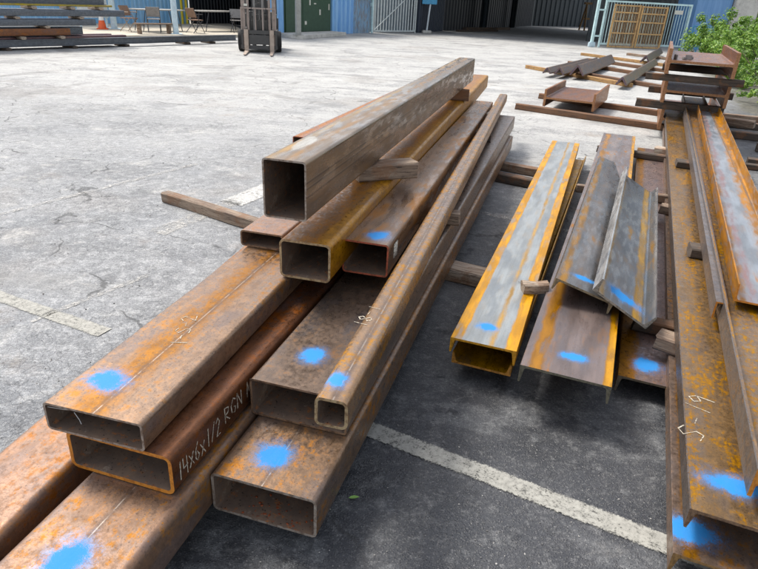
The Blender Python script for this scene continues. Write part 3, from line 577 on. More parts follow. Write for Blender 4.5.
angle((5.05, 14.05, .097, -27), 7.2, .24, .03, 'single long angle lying apart between the bundle and the beam stack')
angle((8.15, 20.9, .097, -26), 6.2, .30, .03, 'short dark angle in front of the pale gate')
angle((8.75, 20.5, .097, -31), 6.0, .28, .03, 'second short angle beside the one in front of the pale gate')
# scrap on the top beam
SCR = paint('scrap_grey', (.22, .20, .19), .6, .5)
for i, (sx, sy, a, lb) in enumerate(((.17, .25, .4, 'small grey scrap bracket on the top deep beam, left piece'), (.27, .38, 1.3, 'small grey scrap offcut on the top deep beam, right piece'))):
    M_ = pose(3.50, 8.10, .90, -22.7) @ Matrix.Translation((sx, sy, .1535)) @ Matrix.Rotation(a, 4, 'Z')
    bm = bmesh.new(); box(bm, -.09, .09, -.04, .04, 0, .012, 0, .003); box(bm, -.09, -.075, -.04, .04, .012, .07, 0, .003); box(bm, .01, .05, -.03, .03, .012, .045, 0, .006)
    tag(link('scrap_metal', bm, SCR, None, 30, M_), lb, 'scrap metal', 'scrap pieces on the top beam')
# dark timbers and plates on the ground right of the stack
for i, (p, q, m, lb) in enumerate((((5.0, 8.9, 0), (6.4, 8.3, 0), WOODD, 'dark timber on wet ground right of the beam stack, nearest'), ((5.2, 9.9, 0), (6.9, 9.2, 0), WOODD, 'dark timber on wet ground right of the beam stack, second'),
        ((5.1, 10.8, 0), (6.7, 10.2, 0), WOOD, 'greyish timber on the ground below the green hedge'), ((4.3, 7.1, 0), (6.2, 6.3, 0), WOODD, 'dark timber in the shade right of the blue grey channel'),
        ((4.9, 8.0, 0), (6.3, 7.4, 0), WOODD, 'blackened timber between the beam stack and the blue grey channel'))):
    timber(p, q, .13, .10, m, lb)
timber((5.05, 9.55, .10), (5.5, 9.2, .10), .16, .10, WOOD, 'stubby wood block resting across the second dark timber', 'wood_block', 'wood blocks between the steel')

# leaves on the asphalt
def leaf(x, y, rz, s, label):
    n = NT('fallen_leaf'); m = n.fin(n.mix(n.noise(60, 3), (.16, .36, .06), (.30, .46, .12)), .6)
    bm = bmesh.new(); pts = [(-1, 0, .1), (-.5, .32, .25), (.1, .38, .3), (.6, .2, .2), (1, 0, .05), (.6, -.2, .15), (.1, -.34, .25), (-.5, -.28, .2)]
    c = bm.verts.new((0, 0, .0)); V = [bm.verts.new((a, b, c_ * .5)) for a, b, c_ in pts]
    for i in range(8): bm.faces.new((c, V[i], V[(i + 1) % 8]))
    for v in bm.verts: v.co *= s
    o = link('leaf', bm, m, None, -1, Matrix.Translation((x, y, .007)) @ Matrix.Rotation(rz, 4, 'Z')); tag(o, label, 'leaf', 'fallen green leaves'); o.data.polygons.foreach_set('use_smooth', [True] * 8)
leaf(-.049, 1.564, .2, .020, 'small green leaf on the asphalt beside the bottom right tube')
leaf(.042, 2.285, -.3, .017, 'small green leaf beyond the parking line near the tube stack')

# ================================================================ BACKGROUND: buildings
def corrugated(name, p, q, H, mat, label, cat='wall', pitch=.2, depth=.04, z0=0.0, group=None, thick=.03):
    p, q = Vector((*p, 0)), Vector((*q, 0)); L = (q - p).length; d = (q - p).normalized(); nrm = Vector((d.y, -d.x, 0))
    prof = []; s = 0
    while s < L:
        for a, b in ((0, 0), (.30, 0), (.42, 1), (.80, 1), (.92, 0)):
            if s + a * pitch <= L: prof.append((s + a * pitch, b * depth))
        s += pitch
    prof.append((L, 0)); F = prof + [(L, -thick - depth), (0, -thick - depth)]
    bm = bmesh.new()
    A = [bm.verts.new(p + d * a + nrm * b + Vector((0, 0, z0))) for a, b in F]; B = [bm.verts.new(v.co + Vector((0, 0, H))) for v in A]
    for i in range(len(F)): bm.faces.new((A[i], A[(i + 1) % len(F)], B[(i + 1) % len(F)], B[i]))
    fa = bm.faces.new(A[::-1]); fb = bm.faces.new(B); fa.normal_update(); fb.normal_update(); bmesh.ops.triangulate(bm, faces=[fa, fb])
    return tag(link(name, bm, mat), label, cat, group)
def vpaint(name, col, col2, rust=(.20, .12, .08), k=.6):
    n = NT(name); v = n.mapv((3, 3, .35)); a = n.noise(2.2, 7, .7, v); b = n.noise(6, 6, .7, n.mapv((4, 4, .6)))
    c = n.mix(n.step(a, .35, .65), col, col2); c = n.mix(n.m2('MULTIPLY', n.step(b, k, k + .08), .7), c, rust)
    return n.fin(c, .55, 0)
BLUEW = vpaint('blue_cladding', (.20, .44, .68), (.34, .56, .76), (.45, .48, .48), k=.60)
BLUEW2 = vpaint('brighter_blue_cladding', (.18, .40, .70), (.28, .50, .76), k=.68)
BLUER = vpaint('weathered_blue_cladding', (.16, .32, .50), (.28, .42, .54), (.24, .18, .13), k=.47)
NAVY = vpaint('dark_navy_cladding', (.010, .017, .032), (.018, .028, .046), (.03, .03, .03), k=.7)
SHADEW = vpaint('interior_shade_black', (.006, .008, .012), (.012, .015, .020), (.02, .018, .016), k=.7)  # near-black: interior shade painted into the wall colour
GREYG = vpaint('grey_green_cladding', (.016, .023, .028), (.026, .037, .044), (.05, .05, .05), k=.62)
PALE = paint('pale_blue_paint', (.58, .72, .78), .5, .2, (.3, .22, .16))
MINT = paint('mint_paint', (.60, .80, .80), .45, .25, (.30, .30, .28))
GREYP = paint('grey_post_paint', (.36, .36, .33), .6, .3)
CONC = paint('pale_concrete', (.56, .54, .49), .85, .5, (.24, .22, .19), 3)
CONCP = paint('pad_concrete', (.54, .48, .38), .85, .5, (.28, .23, .18), 3)

def prism(name, pts, z0, z1, mat, label=None, cat=None, kind=None, bev=0):
    bm = bmesh.new(); A = [bm.verts.new((x, y, z0)) for x, y in pts]; B = [bm.verts.new((x, y, z1)) for x, y in pts]; n = len(pts)
    for i in range(n): bm.faces.new((A[i], A[(i + 1) % n], B[(i + 1) % n], B[i]))
    bm.faces.new(A[::-1]); bm.faces.new(B)
    if bev: bmesh.ops.bevel(bm, geom=list(bm.edges), offset=bev, segments=2, affect='EDGES')
    return tag(link(name, bm, mat), label, cat, None, kind)
prism('pavement', [(-16.0, 14.2), (-9.2, 20.4), (-5.35, 24.7), (-8.6, 33.5), (-20, 26)], .0, .10, CONCP, kind='structure')
corrugated('corrugated_wall', (-16.5, 21.5), (-9.45, 30.1), 4.2, BLUEW, 'light blue corrugated wall behind the chairs and tables at left', z0=.1, group='corrugated metal walls')
corrugated('corrugated_wall', (-9.4, 30.2), (-5.7, 36.4), 4.2, SHADEW, 'shade-painted back wall of the open bay behind the forklift', z0=.0, group='corrugated metal walls')
corrugated('corrugated_wall', (-6.0, 36.2), (-5.02, 25.3), 4.2, SHADEW, 'shade-painted side wall of the open bay left of the green doors', z0=.0, group='corrugated metal walls')
corrugated('corrugated_wall', (-5.0, 25.2), (-4.42, 26.32), 4.2, BLUEW2, 'narrow blue corrugated wall strip between the forklift and the green doors', pitch=.22, group='corrugated metal walls')
prism('bay_shade_roof', [(-9.9, 29.3), (-5.6, 24.6), (-4.3, 34.4), (-5.6, 37)], 4.22, 4.4, NAVY, 'unseen flat roof added to shade the open bay behind the forklift', 'roof')  # slab out of view, added to keep the bay dark
corrugated('corrugated_wall', (-2.74, 29.5), (-1.92, 30.95), 4.2, BLUEW2, 'bright blue deep ribbed wall just right of the green doors', pitch=.36, depth=.10, group='corrugated metal walls')
corrugated('corrugated_wall', (-1.90, 31.0), (-1.12, 32.4), 4.2, BLUER, 'weathered rust streaked blue wall left of the pale bar gate', pitch=.3, depth=.06, group='corrugated metal walls')
corrugated('corrugated_wall', (-1.2, 33.2), (1.6, 36.0), 4.2, vpaint('gate_backing', (.13, .18, .22), (.24, .28, .30), (.13, .10, .08), .55), 'grey blue wall behind the pale bar gate', pitch=.3, group='corrugated metal walls')

# green double door unit
dd = Vector((-2.80 + 4.40, 29.45 - 26.4, 0)); dl = dd.length; dang = math.atan2(dd.y, dd.x)
GREEN = paint('dark_green_paint', (.04, .085, .05), .45, .12, (.08, .09, .07))
t = empty('metal_cabinet', (-4.40, 26.40, .0), dang, 'dark green double metal doors with small labels behind the grey post', 'doors')
bm = bmesh.new(); box(bm, 0, dl, .02, .9, 0, 3.4); link('wall', bm, GREEN, t)
LBL = NT('label_plate').fin((.6, .58, .5), .5)
for i, (x0, x1) in enumerate(((.06, dl * .36 - .01), (dl * .36 + .01, dl - .06))):
    bm = bmesh.new(); box(bm, x0, x1, -.02, .0199, .14, 3.0, 0, .008); dr = link('door', bm, GREEN, t)
    bm = bmesh.new(); box(bm, x1 - .2, x1 - .14, -.05, -.021, 1.0, 1.25, 0, .006); link('handle', bm, LBL if i else GREYP, dr)
for (x, z, w_, h_) in ((dl * .50, 1.18, .09, .20), (dl * .60, 1.22, .16, .05), (dl * .40, .42, .14, .14), (dl * .72, .80, .10, .22)):
    bm = bmesh.new(); box(bm, x, x + w_, -.028, -.0205, z, z + h_); link('label', bm, LBL, t)
prism('doorstep', [(-4.62, 26.0), (-3.70, 24.95), (-3.45, 24.95), (-2.05, 28.9), (-2.75, 29.42), (-4.36, 26.35)], 0, .14, CONC, 'pale concrete step in front of the green doors', 'step', bev=.01)
t = empty('steel_post', (-3.66, 25.12, .14), .5, 'grey square post standing on the step by the green doors', 'post')
bm = bmesh.new(); box(bm, -.09, .09, -.09, .09, .02, 4.0, 0, .006); link('shaft', bm, GREYP, t)
bm = bmesh.new(); box(bm, -.17, .17, -.17, .17, 0, .0199); link('base_plate', bm, GREYP, t)

def post(x, y, w_, H, mat, label, z0=0.0, rz=.5):
    t = empty('steel_post', (x, y, z0), rz, label, 'post')
    bm = bmesh.new(); cyl(bm, (0, 0, .015), (0, 0, H), w_ / 2, seg=20); o = link('shaft', bm, mat, t, 30)
    bm = bmesh.new(); box(bm, -w_, w_, -w_, w_, 0, .0149); link('base_plate', bm, mat, t)
post(-7.70, 22.85, .20, 4.2, PALE, 'pale blue round post between the folding tables', .1)
post(-10.35, 23.9, .22, 4.2, PALE, 'pale post at the end of the steel beam rack near the traffic cone', .1)
YB = paint('yellow_paint', (.75, .58, .03), .5, .1)
t = empty('yellow_guard_rail', (-9.62, 29.6, .1), R(55), 'yellow post pair at the corner of the black bay', 'guard post')
for dx in (0, .26):
    bm = bmesh.new(); cyl(bm, (dx, 0, 0), (dx, 0, 2.6), .055, seg=14); link('upright', bm, YB, t, 30)
bm = bmesh.new(); box(bm, -.02, .28, -.03, .03, 2.6, 2.68, 0, .005); link('top_rail', bm, YB, t)
t = empty('pale_panel', (-11.35, 23.3, .1), R(48), 'whitish sheet panel standing beside the rack of steel beams', 'panel')
bm = bmesh.new(); box(bm, 0, 1.1, -.02, .02, .35, 1.9, 0, .004); link('sheet', bm, paint('white_sheet', (.58, .62, .62), .5, .1), t)
for dx in (.04, 1.0):
    bm = bmesh.new(); box(bm, dx, dx + .06, .021, .07, 0, 1.95); link('leg', bm, PALE, t)

# pale bar gate on the facade
def bars_gate(name, p, q, z0, z1, mat, nb, label, brace=0, bar=.018, frame=.05, slant=0):
    p, q = Vector((*p, 0)), Vector((*q, 0)); L = (q - p).length; a = math.atan2(q.y - p.y, q.x - p.x)
    t = empty(name, p, a, label, 'gate')
    bm = bmesh.new()
    box(bm, 0, frame, -frame / 2, frame / 2, 0, z1, 0, .004); box(bm, L - frame, L, -frame / 2, frame / 2, 0, z1, 0, .004)
    box(bm, frame, L - frame, -frame / 2 + .002, frame / 2 - .002, z0, z0 + frame, 0, .004); box(bm, frame, L - frame, -frame / 2 + .002, frame / 2 - .002, z1 - frame - .003, z1 - .003, 0, .004)
    link('gate_frame', bm, mat, t)
    for i in range(nb):
        x = frame + (L - 2 * frame) * (i + .5) / nb
        bm = bmesh.new(); cyl(bm, (x, 0, z0 + frame), (x + slant, 0, z1 - frame - .003), bar, seg=8, cap=False); link('bar', bm, mat, t, 40)
    if brace:
        bm = bmesh.new(); cyl(bm, (frame, -bar - .02, z0 + frame), (L - frame, -bar - .02, z1 * .93), .025, seg=8); link('brace', bm, mat, t, 40)
    return t, L
GREYBAR = paint('pale_grey_gate_paint', (.58, .62, .60), .5, .3, (.28, .22, .17))
t, L = bars_gate('bar_gate', (-1.0, 32.2), (1.22, 34.4), .06, 2.35, GREYBAR, 15, 'closed pale grey bar gate with diagonal brace beside the rusty blue wall', 1, .034, .07)
bm = bmesh.new(); box(bm, -.06, -.001, -.05, .05, 0, 2.7, 0, .005); box(bm, -.12, -.05, -.07, .07, 1.2, 1.36, 0, .01); link('gate_post', bm, MINT, t)

# blue sign on a pale pole
t = empty('pole_sign', (1.86, 34.9, 0), R(12), 'blue box sign on a pale pole before the dark building', 'sign')
bm = bmesh.new(); box(bm, -.24, .24, -.16, .16, 0, .14, 0, .03); link('foot', bm, CONC, t)
bm = bmesh.new(); cyl(bm, (0, 0, .14), (.10, 0, 1.5), .045, seg=12); link('pole', bm, paint('white_pole', (.62, .68, .70), .5, .1), t, 30)
bm = bmesh.new(); box(bm, -.36, .44, -.06, .06, 1.42, 2.3, 0, .01); link('sign_board', bm, paint('sign_blue', (.05, .30, .52), .4, .1), t)

# dark open shed
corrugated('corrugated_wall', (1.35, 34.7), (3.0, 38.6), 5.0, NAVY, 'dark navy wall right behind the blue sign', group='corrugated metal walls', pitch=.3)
corrugated('corrugated_wall', (3.05, 38.7), (12.2, 57.5), 5.0, SHADEW, 'long black side wall inside the open shed', group='corrugated metal walls', pitch=.5)
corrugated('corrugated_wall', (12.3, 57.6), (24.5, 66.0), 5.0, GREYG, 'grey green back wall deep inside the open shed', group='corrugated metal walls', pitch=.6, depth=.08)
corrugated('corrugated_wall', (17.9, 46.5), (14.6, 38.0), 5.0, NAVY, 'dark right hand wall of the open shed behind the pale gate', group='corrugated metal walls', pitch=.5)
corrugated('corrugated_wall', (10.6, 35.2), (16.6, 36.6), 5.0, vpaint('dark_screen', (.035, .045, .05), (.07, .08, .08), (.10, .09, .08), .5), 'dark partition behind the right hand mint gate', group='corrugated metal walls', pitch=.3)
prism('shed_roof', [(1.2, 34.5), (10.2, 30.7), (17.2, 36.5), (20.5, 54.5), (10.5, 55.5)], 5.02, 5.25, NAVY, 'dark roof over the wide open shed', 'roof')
for i, (x, y) in enumerate(((5.9, 43.8), (9.0, 50.3))):
    t = empty('steel_column', (x, y, 0), R(25), 'dark column along the shed side wall, %s one' % ('nearer', 'farther')[i], 'column')
    bm = bmesh.new(); poly_extrude(bm, ibeam_pts(.3, .3), 5.0, 0, 0, 0); bmesh.ops.rotate(bm, verts=bm.verts, matrix=Matrix.Rotation(R(90), 3, 'X')); link('shaft', bm, GREYG, t)
    bm = bmesh.new(); box(bm, -.1, .4, -.4, .1, 0, .02); link('base_plate', bm, GREYG, t)
# clutter in the shed
for i, (x, y, a, L_, h_, lb) in enumerate(((3.9, 38.6, 48, 4.2, .10, 'long low timber bundle on the shed floor by the black wall'), (5.2, 42.0, 50, 4.6, .16, 'second timber bundle farther along the black shed wall'), (4.4, 39.9, 40, 3.0, .22, 'pale board propped low in the shed mouth'))):
    d_ = Vector((math.cos(R(a)), math.sin(R(a)), 0)); timber(Vector((x, y, 0)), Vector((x, y, 0)) + d_ * L_, .25, h_, (WOODD, WOOD, WOODD)[i], lb, 'timber', 'lumber inside the shed')
t = empty('wooden_trestle', (15.2, 52.3, 0), R(20), 'yellow brown wooden trestle standing deep in the shed', 'trestle')
for dx in (0, 1.3):
    for s in (-1, 1):
        bm = bmesh.new(); cyl(bm, (dx, s * .35, 0), (dx + .1, 0, 1.9), .07, seg=6); link('leg', bm, WOODY, t)
bm = bmesh.new(); box(bm, -.15, 1.65, -.09, .09, 1.9, 2.05, 0, .01); link('top_rail', bm, WOODY, t)
bm = bmesh.new(); box(bm, .05, 1.42, .02, .08, .8, .93, 0, .01); link('cross_rail', bm, WOODY, t)

# right hand mint gate with timber grilles leaning behind it
t, L = bars_gate('bar_gate', (9.62, 30.05), (14.12, 31.35), .12, 2.0, MINT, 30, 'wide mint bar gate with two tan grilles against it at the right', 0, .014, .075)
bm = bmesh.new(); box(bm, L * .55, L, -.06, -.039, .9, .96); 
bm.free()
bm = bmesh.new(); box(bm, L * .80, L * .90, -.045, -.03, 1.55, 1.72); link('label', bm, LBL, t)
bm = bmesh.new(); box(bm, -.42, -.30, -.06, .06, 0, 2.6, 0, .01); box(bm, -.299, -.001, -.03, .03, 1.55, 1.62, 0, .004); box(bm, -.299, -.001, -.03, .03, .45, .52, 0, .004); link('gate_post', bm, MINT, t)
bm = bmesh.new(); box(bm, -.50, -.20, -.10, .10, .0, .22, 0, .03); link('wheel_box', bm, PALE, t)
TAN = wood('tan_grille_wood', (.72, .46, .20), (.56, .34, .14), (.40, .25, .12))
def grille(px, label, H=1.88, Wd=1.35):
    ga = math.atan2(1.30, 4.50); o_ = Vector((9.62, 30.05, 0)) + Vector((math.cos(ga), math.sin(ga), 0)) * px + Vector((-math.sin(ga), math.cos(ga), 0)) * -.10
    t = empty('timber_grille', o_, ga, label, 'grille', 'tan grilles leaning on the mint gate'); tilt = Matrix.Rotation(R(0), 4, 'X')
    def b(name, *a):
        bm = bmesh.new(); box(bm, *a, 0, .004, tilt); link(name, bm, TAN, t)
    b('stile', 0, .08, -.03, .03, .02, H); b('stile', Wd - .08, Wd, -.03, .03, .02, H)
    for z in (.02, H * .33, H * .60, H * .80, H - .08): b('rail', .081, Wd - .081, -.028, .028, z + (.002), z + .062)
    for i in range(14):
        x = .08 + (Wd - .16) * (i + .5) / 14; b('slat', x - .011, x + .011, .031, .05, .03, H - .01)
grille(.42, 'tan slatted grille against the mint gate, left one', 1.86, 1.40)
grille(1.88, 'tan slatted grille against the mint gate, right one', 1.84, 1.42)

# far right: blue container end, concrete column, low wall, blue rack
prism('blue_panel_wall', [(14.75, 32.3), (16.7, 32.8), (16.5, 34.4), (14.5, 33.9)], 0, 4.0, vpaint('flat_blue', (.11, .25, .47), (.16, .31, .54), k=.7), 'flat blue steel wall right of the mint gate', 'wall')
prism('concrete_column', [(16.75, 32.6), (17.95, 32.6), (17.95, 33.8), (16.75, 33.8)], 0, 5.0, CONC, 'pale concrete column between the blue wall and the trees', 'column', bev=.03)
prism('concrete_wall', [(17.2, 32.0), (32, 29.5), (32, 29.8), (17.2, 32.3)], 0, 1.05, paint('mossy_concrete', (.34, .32, .29), .9, .5, (.16, .17, .12), 2), 'low weathered concrete wall behind the bright hedge', 'wall', bev=.02)
RACK = paint('rack_blue', (.05, .26, .42), .5, .2)
t = empty('blue_rack', (14.3, 30.3, 0), R(15), 'blue tubular rack beside the mint gate', 'rack')
for x in (0, .9):
    for y in (0, .5):
        bm = bmesh.new(); cyl(bm, (x, y, 0), (x, y, 1.1 if y else .6), .035, seg=8); link('leg', bm, RACK, t, 40)
for (a, b_) in (((0, 0, .6), (.9, 0, .6)), ((0, .5, 1.1), (.9, .5, 1.1)), ((0, 0, .3), (.9, 0, .3)), ((0, .5, .6), (.9, .5, .6)), ((0, 0, .6), (0, .5, .6)), ((.9, 0, .6), (.9, .5, .6))):
    bm = bmesh.new(); cyl(bm, a, b_, .03, seg=8); link('rail', bm, RACK, t, 40)

# ---------------------------------------------------------------- plants
def leaf_mat(name, c1, c2, c3):
    n = NT(name); 
    a = n.noise(3.2, 5, .7); b = n.noise(14, 3, .6)
    c = n.mix(n.step(a, .35, .65), c1, c2); c = n.mix(n.step(b, .5, .62), c, c3)
    n.fin(c, .5, 0)
    tr = n.t.nodes.new('ShaderNodeBsdfTranslucent'); n.put(tr.inputs[0], c); mx = n.t.nodes.new('ShaderNodeMixShader'); mx.inputs[0].default_value = .35
    n.t.links.new(n.b.outputs[0], mx.inputs[1]); n.t.links.new(tr.outputs[0], mx.inputs[2]); n.t.links.new(mx.outputs[0], n.out.inputs[0]); return n.m
LG = leaf_mat('bright_leaves', (.045, .12, .015), (.17, .33, .035), (.34, .48, .08))
LD = leaf_mat('deep_green_leaves', (.03, .09, .02), (.06, .15, .03), (.11, .22, .04))
def foliage(bm, cen, rad, n, size, rd, clumps=26):
    cs = []
    for _ in range(clumps):
        while True:
            v = Vector([rd.uniform(-1, 1) for _ in range(3)])
            if .25 < v.length < 1: break
        cs.append((Vector((cen[0] + v.x * rad[0], cen[1] + v.y * rad[1], max(.12, cen[2] + v.z * rad[2]))), rd.uniform(.16, .34) * min(rad)))
    for i in range(n):
        c, r = rd.choice(cs); v = Vector([rd.gauss(0, 1) for _ in range(3)]).normalized() * r * rd.uniform(.5, 1.25)
        p = c + v; p.z = max(.03, p.z); s = size * rd.uniform(.6, 1.3)
        nrm = (v.normalized() + Vector([rd.uniform(-.8, .8) for _ in range(3)]) + Vector((0, 0, .7))).normalized()
        a = nrm.orthogonal().normalized(); a = Matrix.Rotation(rd.uniform(0, 6.28), 3, nrm) @ a; b = nrm.cross(a)
        q = [p - a * s, p + b * s * .42 - nrm * s * .08, p + a * s, p - b * s * .42 - nrm * s * .08]
        bm.faces.new([bm.verts.new(x) for x in q])
def shrub(x, y, rad, h, n, size, mat, label, seed, cat='bush', name='shrub', trunk=0.0):
    rd = random.Random(seed); t = empty(name, (x, y, 0), 0, label, cat)
    bm = bmesh.new(); foliage(bm, (0, 0, trunk + h * .52), (rad[0], rad[1], h * .52), int(n * .95), size * .9, rd, 46); foliage(bm, (0, 0, trunk + h * .40), (rad[0] * .8, rad[1] * .8, h * .36), int(n * .4), size * .7, rd, 24); link('crown' if trunk else 'foliage', bm, mat, t, -1)
    bm = bmesh.new()
    for i in range(9 if not trunk else 6):
        a = rd.uniform(0, 6.28); k = rd.uniform(.3, .8)
        if trunk: cyl(bm, (0, 0, trunk * .8), (math.cos(a) * rad[0] * k, math.sin(a) * rad[1] * k, trunk + h * rd.uniform(.4, .8)), .06, .015, 6)
        else: cyl(bm, (rd.uniform(-.2, .2), rd.uniform(-.2, .2), 0), (math.cos(a) * rad[0] * k, math.sin(a) * rad[1] * k, h * rd.uniform(.5, .95)), .018, .006, 5)
    if trunk: cyl(bm, (0, 0, 0), (0, 0, trunk * .85), .14, .10, 8)
    link('trunk' if trunk else 'stem', bm, WOODD, t, -1)
shrub(13.7, 26.9, (1.75, 1.3), 1.75, 5200, .085, LG, 'rounded bright green bush in front of the blue wall and column', 3)
shrub(13.1, 22.9, (1.9, 1.9), 1.35, 5200, .08, LG, 'bright bush farthest back in the hedge row at the right edge', 4)
shrub(11.0, 19.0, (1.55, 1.7), 1.20, 5400, .065, LG, 'bright green bush right of the beam stack, middle of the hedge row', 5)
shrub(9.35, 15.4, (1.25, 1.6), 1.05, 5400, .055, LG, 'nearest bright green bush at the right edge beyond the dark timbers', 6)
shrub(8.0, 12.6, (.95, 1.0), .50, 2200, .045, LG, 'low patch of seedling weeds before the nearest bush', 16, 'weeds')
shrub(7.35, 11.3, (.55, .7), .32, 900, .04, LG, 'straggly weeds at the right edge just beyond the dark damp timbers', 17, 'weeds')
shrub(22.8, 38.0, (3.0, 2.4), 4.2, 6500, .13, LD, 'leafy dark tree behind the low concrete wall, right of the column', 7, 'tree', 'leafy_tree', .9)
shrub(27.5, 43.0, (4.2, 3.4), 5.2, 7500, .16, LD, 'darkest tree farthest right behind the concrete wall', 8, 'tree', 'leafy_tree', .9)
shrub(20.4, 35.6, (1.9, 1.2), 2.3, 4200, .10, LG, 'light green shrub leaning over the low concrete wall', 9, 'bush')

# ---------------------------------------------------------------- rack of long beams, far left
bd = Vector((.56, .83, 0)).normalized(); bn = Vector((-bd.y, bd.x, 0)); B0 = Vector((-9.5, 15.3, 0))
SG = steel('primed_grey_steel', (.12, .13, .145), (.20, .12, .08), .1, seed=21, palef=.2, dark=(.04, .045, .05)); SP = steel('purple_brown_steel', (.12, .075, .08), (.28, .13, .06), .3, seed=22, palef=.2); SRB = steel('red_brown_steel', (.17, .09, .06), (.33, .14, .05), .4, seed=23, palef=.2)
def rack_beam(s0, s1, back, z, H, Wd, mat, label, kind='c'):
    o_ = B0 + bd * s0 + bn * back; yaw = math.degrees(math.atan2(-bd.x, bd.y))
    M_ = Matrix((-bn, bd, Vector((0, 0, 1)))).transposed().to_4x4(); M_.translation = o_ + Vector((0, 0, z))
    bm = bmesh.new(); t_ = .012
    P = [(0, 0), (-Wd, 0), (-Wd, t_), (-Wd / 2 - .006, t_), (-Wd / 2 - .006, H - t_), (-Wd, H - t_), (-Wd, H), (0, H), (0, H - t_), (-Wd / 2 + .006, H - t_), (-Wd / 2 + .006, t_), (0, t_)] if kind == 'i' else rrect(-Wd, 0, 0, H, .012, 3)
    poly_extrude(bm, P, s1 - s0); return tag(link('steel_beam', bm, [mat, RIM_B], None, 30, M_), label, 'steel beam', 'steel beams in the left rack')
rack_beam(-4, 7.65, 0, .075, .17, .16, SG, 'longest grey beam at the bottom front of the left rack', 'i')
rack_beam(-4, 3.6, .20, .075, .22, .2, SP, 'purplish beam directly behind the longest grey beam')
rack_beam(-4, 3.3, .45, .075, .24, .2, SP, 'second purplish beam on the bottom row of the left rack')
rack_beam(-4, 1.85, .02, .33, .17, .22, SRB, 'reddish brown beam in the second row of the left rack')
rack_beam(-4, 2.35, .28, .33, .19, .2, SG, 'dark beam end poking out behind the reddish brown one')
rack_beam(-4, 2.6, 0, .565, .15, .2, SG, 'grey beam in the middle row of the left rack')
rack_beam(-4, 2.3, .25, .565, .15, .2, SP, 'brownish beam behind the grey middle row beam')
rack_beam(-4, 3.5, 0, .785, .16, .2, SG, 'grey beam with small chalk marks reaching farthest right in the upper rack', 'c')
rack_beam(-4, 3.0, .25, .785, .16, .2, SG, 'grey beam hidden behind the farthest reaching one')
rack_beam(-4, 3.15, 0, 1.02, .05, .2, steel('yellow_topped_steel', (.30, .25, .10), (.45, .30, .05), .3, yellow=(.55, .42, .05), seed=25), 'thin yellowish plate on wood spacers high in the left rack')
rack_beam(-4, 3.0, .02, 1.075, .2, .22, SG, 'topmost grey beam of the left rack', 'i')
SPL = ['wood spacer under the top grey beams of the left rack, left one', 'wood spacer under the farthest reaching grey beam, near its right end', 'wood spacer under the grey middle row beam, right one', 'wood spacer under the grey middle row beam, left one',
       'wood spacer under the reddish brown beam, left one', 'wood spacer under the reddish brown beam, near its cut end', 'wood spacer under the topmost beam, left of its siblings', 'wood spacer under the topmost beam, middle one', 'wood spacer under the topmost beam, nearest its right end',
       'dark ground block under the left rack near the traffic cone', 'dark ground block under the longest grey beam beside the round post', 'dark ground block under the longest grey beam nearest the forklift', 'dark ground block at the far left under the beam rack', 'dark ground block under the rack below the reddish brown beam end']
for i, (s, z, h_) in enumerate(((.55, .735 - .015, .06), (2.2, .72, .06), (1.25, .505, .055), (-.3, .505, .055), (.6, .25, .07), (1.6, .25, .07), (1.0, .95, .065), (2.0, .95, .065), (2.8, .95, .065), (3.45, .0, .07), (5.6, .0, .07), (6.6, .0, .07), (.2, .0, .07), (1.9, .0, .07))):
    p = B0 + bd * s - bn * .05; q = B0 + bd * s + bn * .55
    timber((p.x, p.y, z), (q.x, q.y, z), .12, h_, WOODL if z > .2 else WOODD, SPL[i], 'wood_block', 'wood spacers in the left rack' if z > .2 else 'ground blocks under the left rack')

# traffic cone
t = empty('traffic_cone', (-10.55, 23.35, .10), .3, 'orange traffic cone with white band behind the left beam rack', 'cone')
ORC = paint('cone_orange', (.80, .13, .03), .5, .1)
bm = bmesh.new(); box(bm, -.19, .19, -.19, .19, 0, .035, 0, .01); link('base', bm, ORC, t)
bm = bmesh.new(); cyl(bm, (0, 0, .035), (0, 0, .60), .145, .035, 20); link('cone_body', bm, ORC, t, 40)
bm = bmesh.new(); cyl(bm, (0, 0, .30), (0, 0, .42), .095, .073, 20, cap=False); link('band', bm, NT('cone_white').fin((.7, .7, .68), .5), t, 40)

# folding chairs and tables
def rod(bm, pts, r): 
    for a, b in zip(pts, pts[1:]): cyl(bm, a, b, r, seg=8)
def chair(x, y, rz, mat, smat, label):
    t = empty('folding_chair', (x, y, .10), rz, label, 'chair', 'chairs by the blue wall')
    for s in (-.22, .22):
        bm = bmesh.new(); rod(bm, [(s, -.25, 0), (s, .22, .82)], .013); link('leg', bm, mat, t)
        bm = bmesh.new(); rod(bm, [(s * .9, .28, 0), (s * .9, -.2, .44)], .013); link('leg', bm, mat, t)
        bm = bmesh.new(); rod(bm, [(s, -.2, .64), (s, .12, .64)], .014); link('armrest', bm, mat, t)
    bm = bmesh.new(); box(bm, -.22, .22, -.22, .2, .43, .455, 0, .006); link('seat', bm, smat, t)
    bm = bmesh.new(); box(bm, -.22, .22, -.01, .015, 0, .34, 0, .006, Matrix.Translation((0, .10, .52)) @ Matrix.Rotation(R(-20), 4, 'X')); link('backrest', bm, smat, t)
DK = paint('dark_tube', (.05, .05, .055), .4, .1); CH = paint('tan_tube', (.32, .24, .17), .5, .3); BRN = paint('brown_fabric', (.28, .17, .11), .8, .2); GRF = paint('grey_fabric', (.30, .28, .26), .8, .2)
chair(-9.35, 22.9, R(70), CH, BRN, 'tan framed chair nearest the rack of beams')
chair(-8.55, 23.1, R(200), DK, GRF, 'dark framed chair with grey seat under the first folding table')
chair(-7.35, 24.0, R(150), DK, BRN, 'dark framed brown chair right of the pale blue post')
chair(-6.1, 25.4, R(30), DK, GRF, 'grey chair between the second folding table and the forklift')
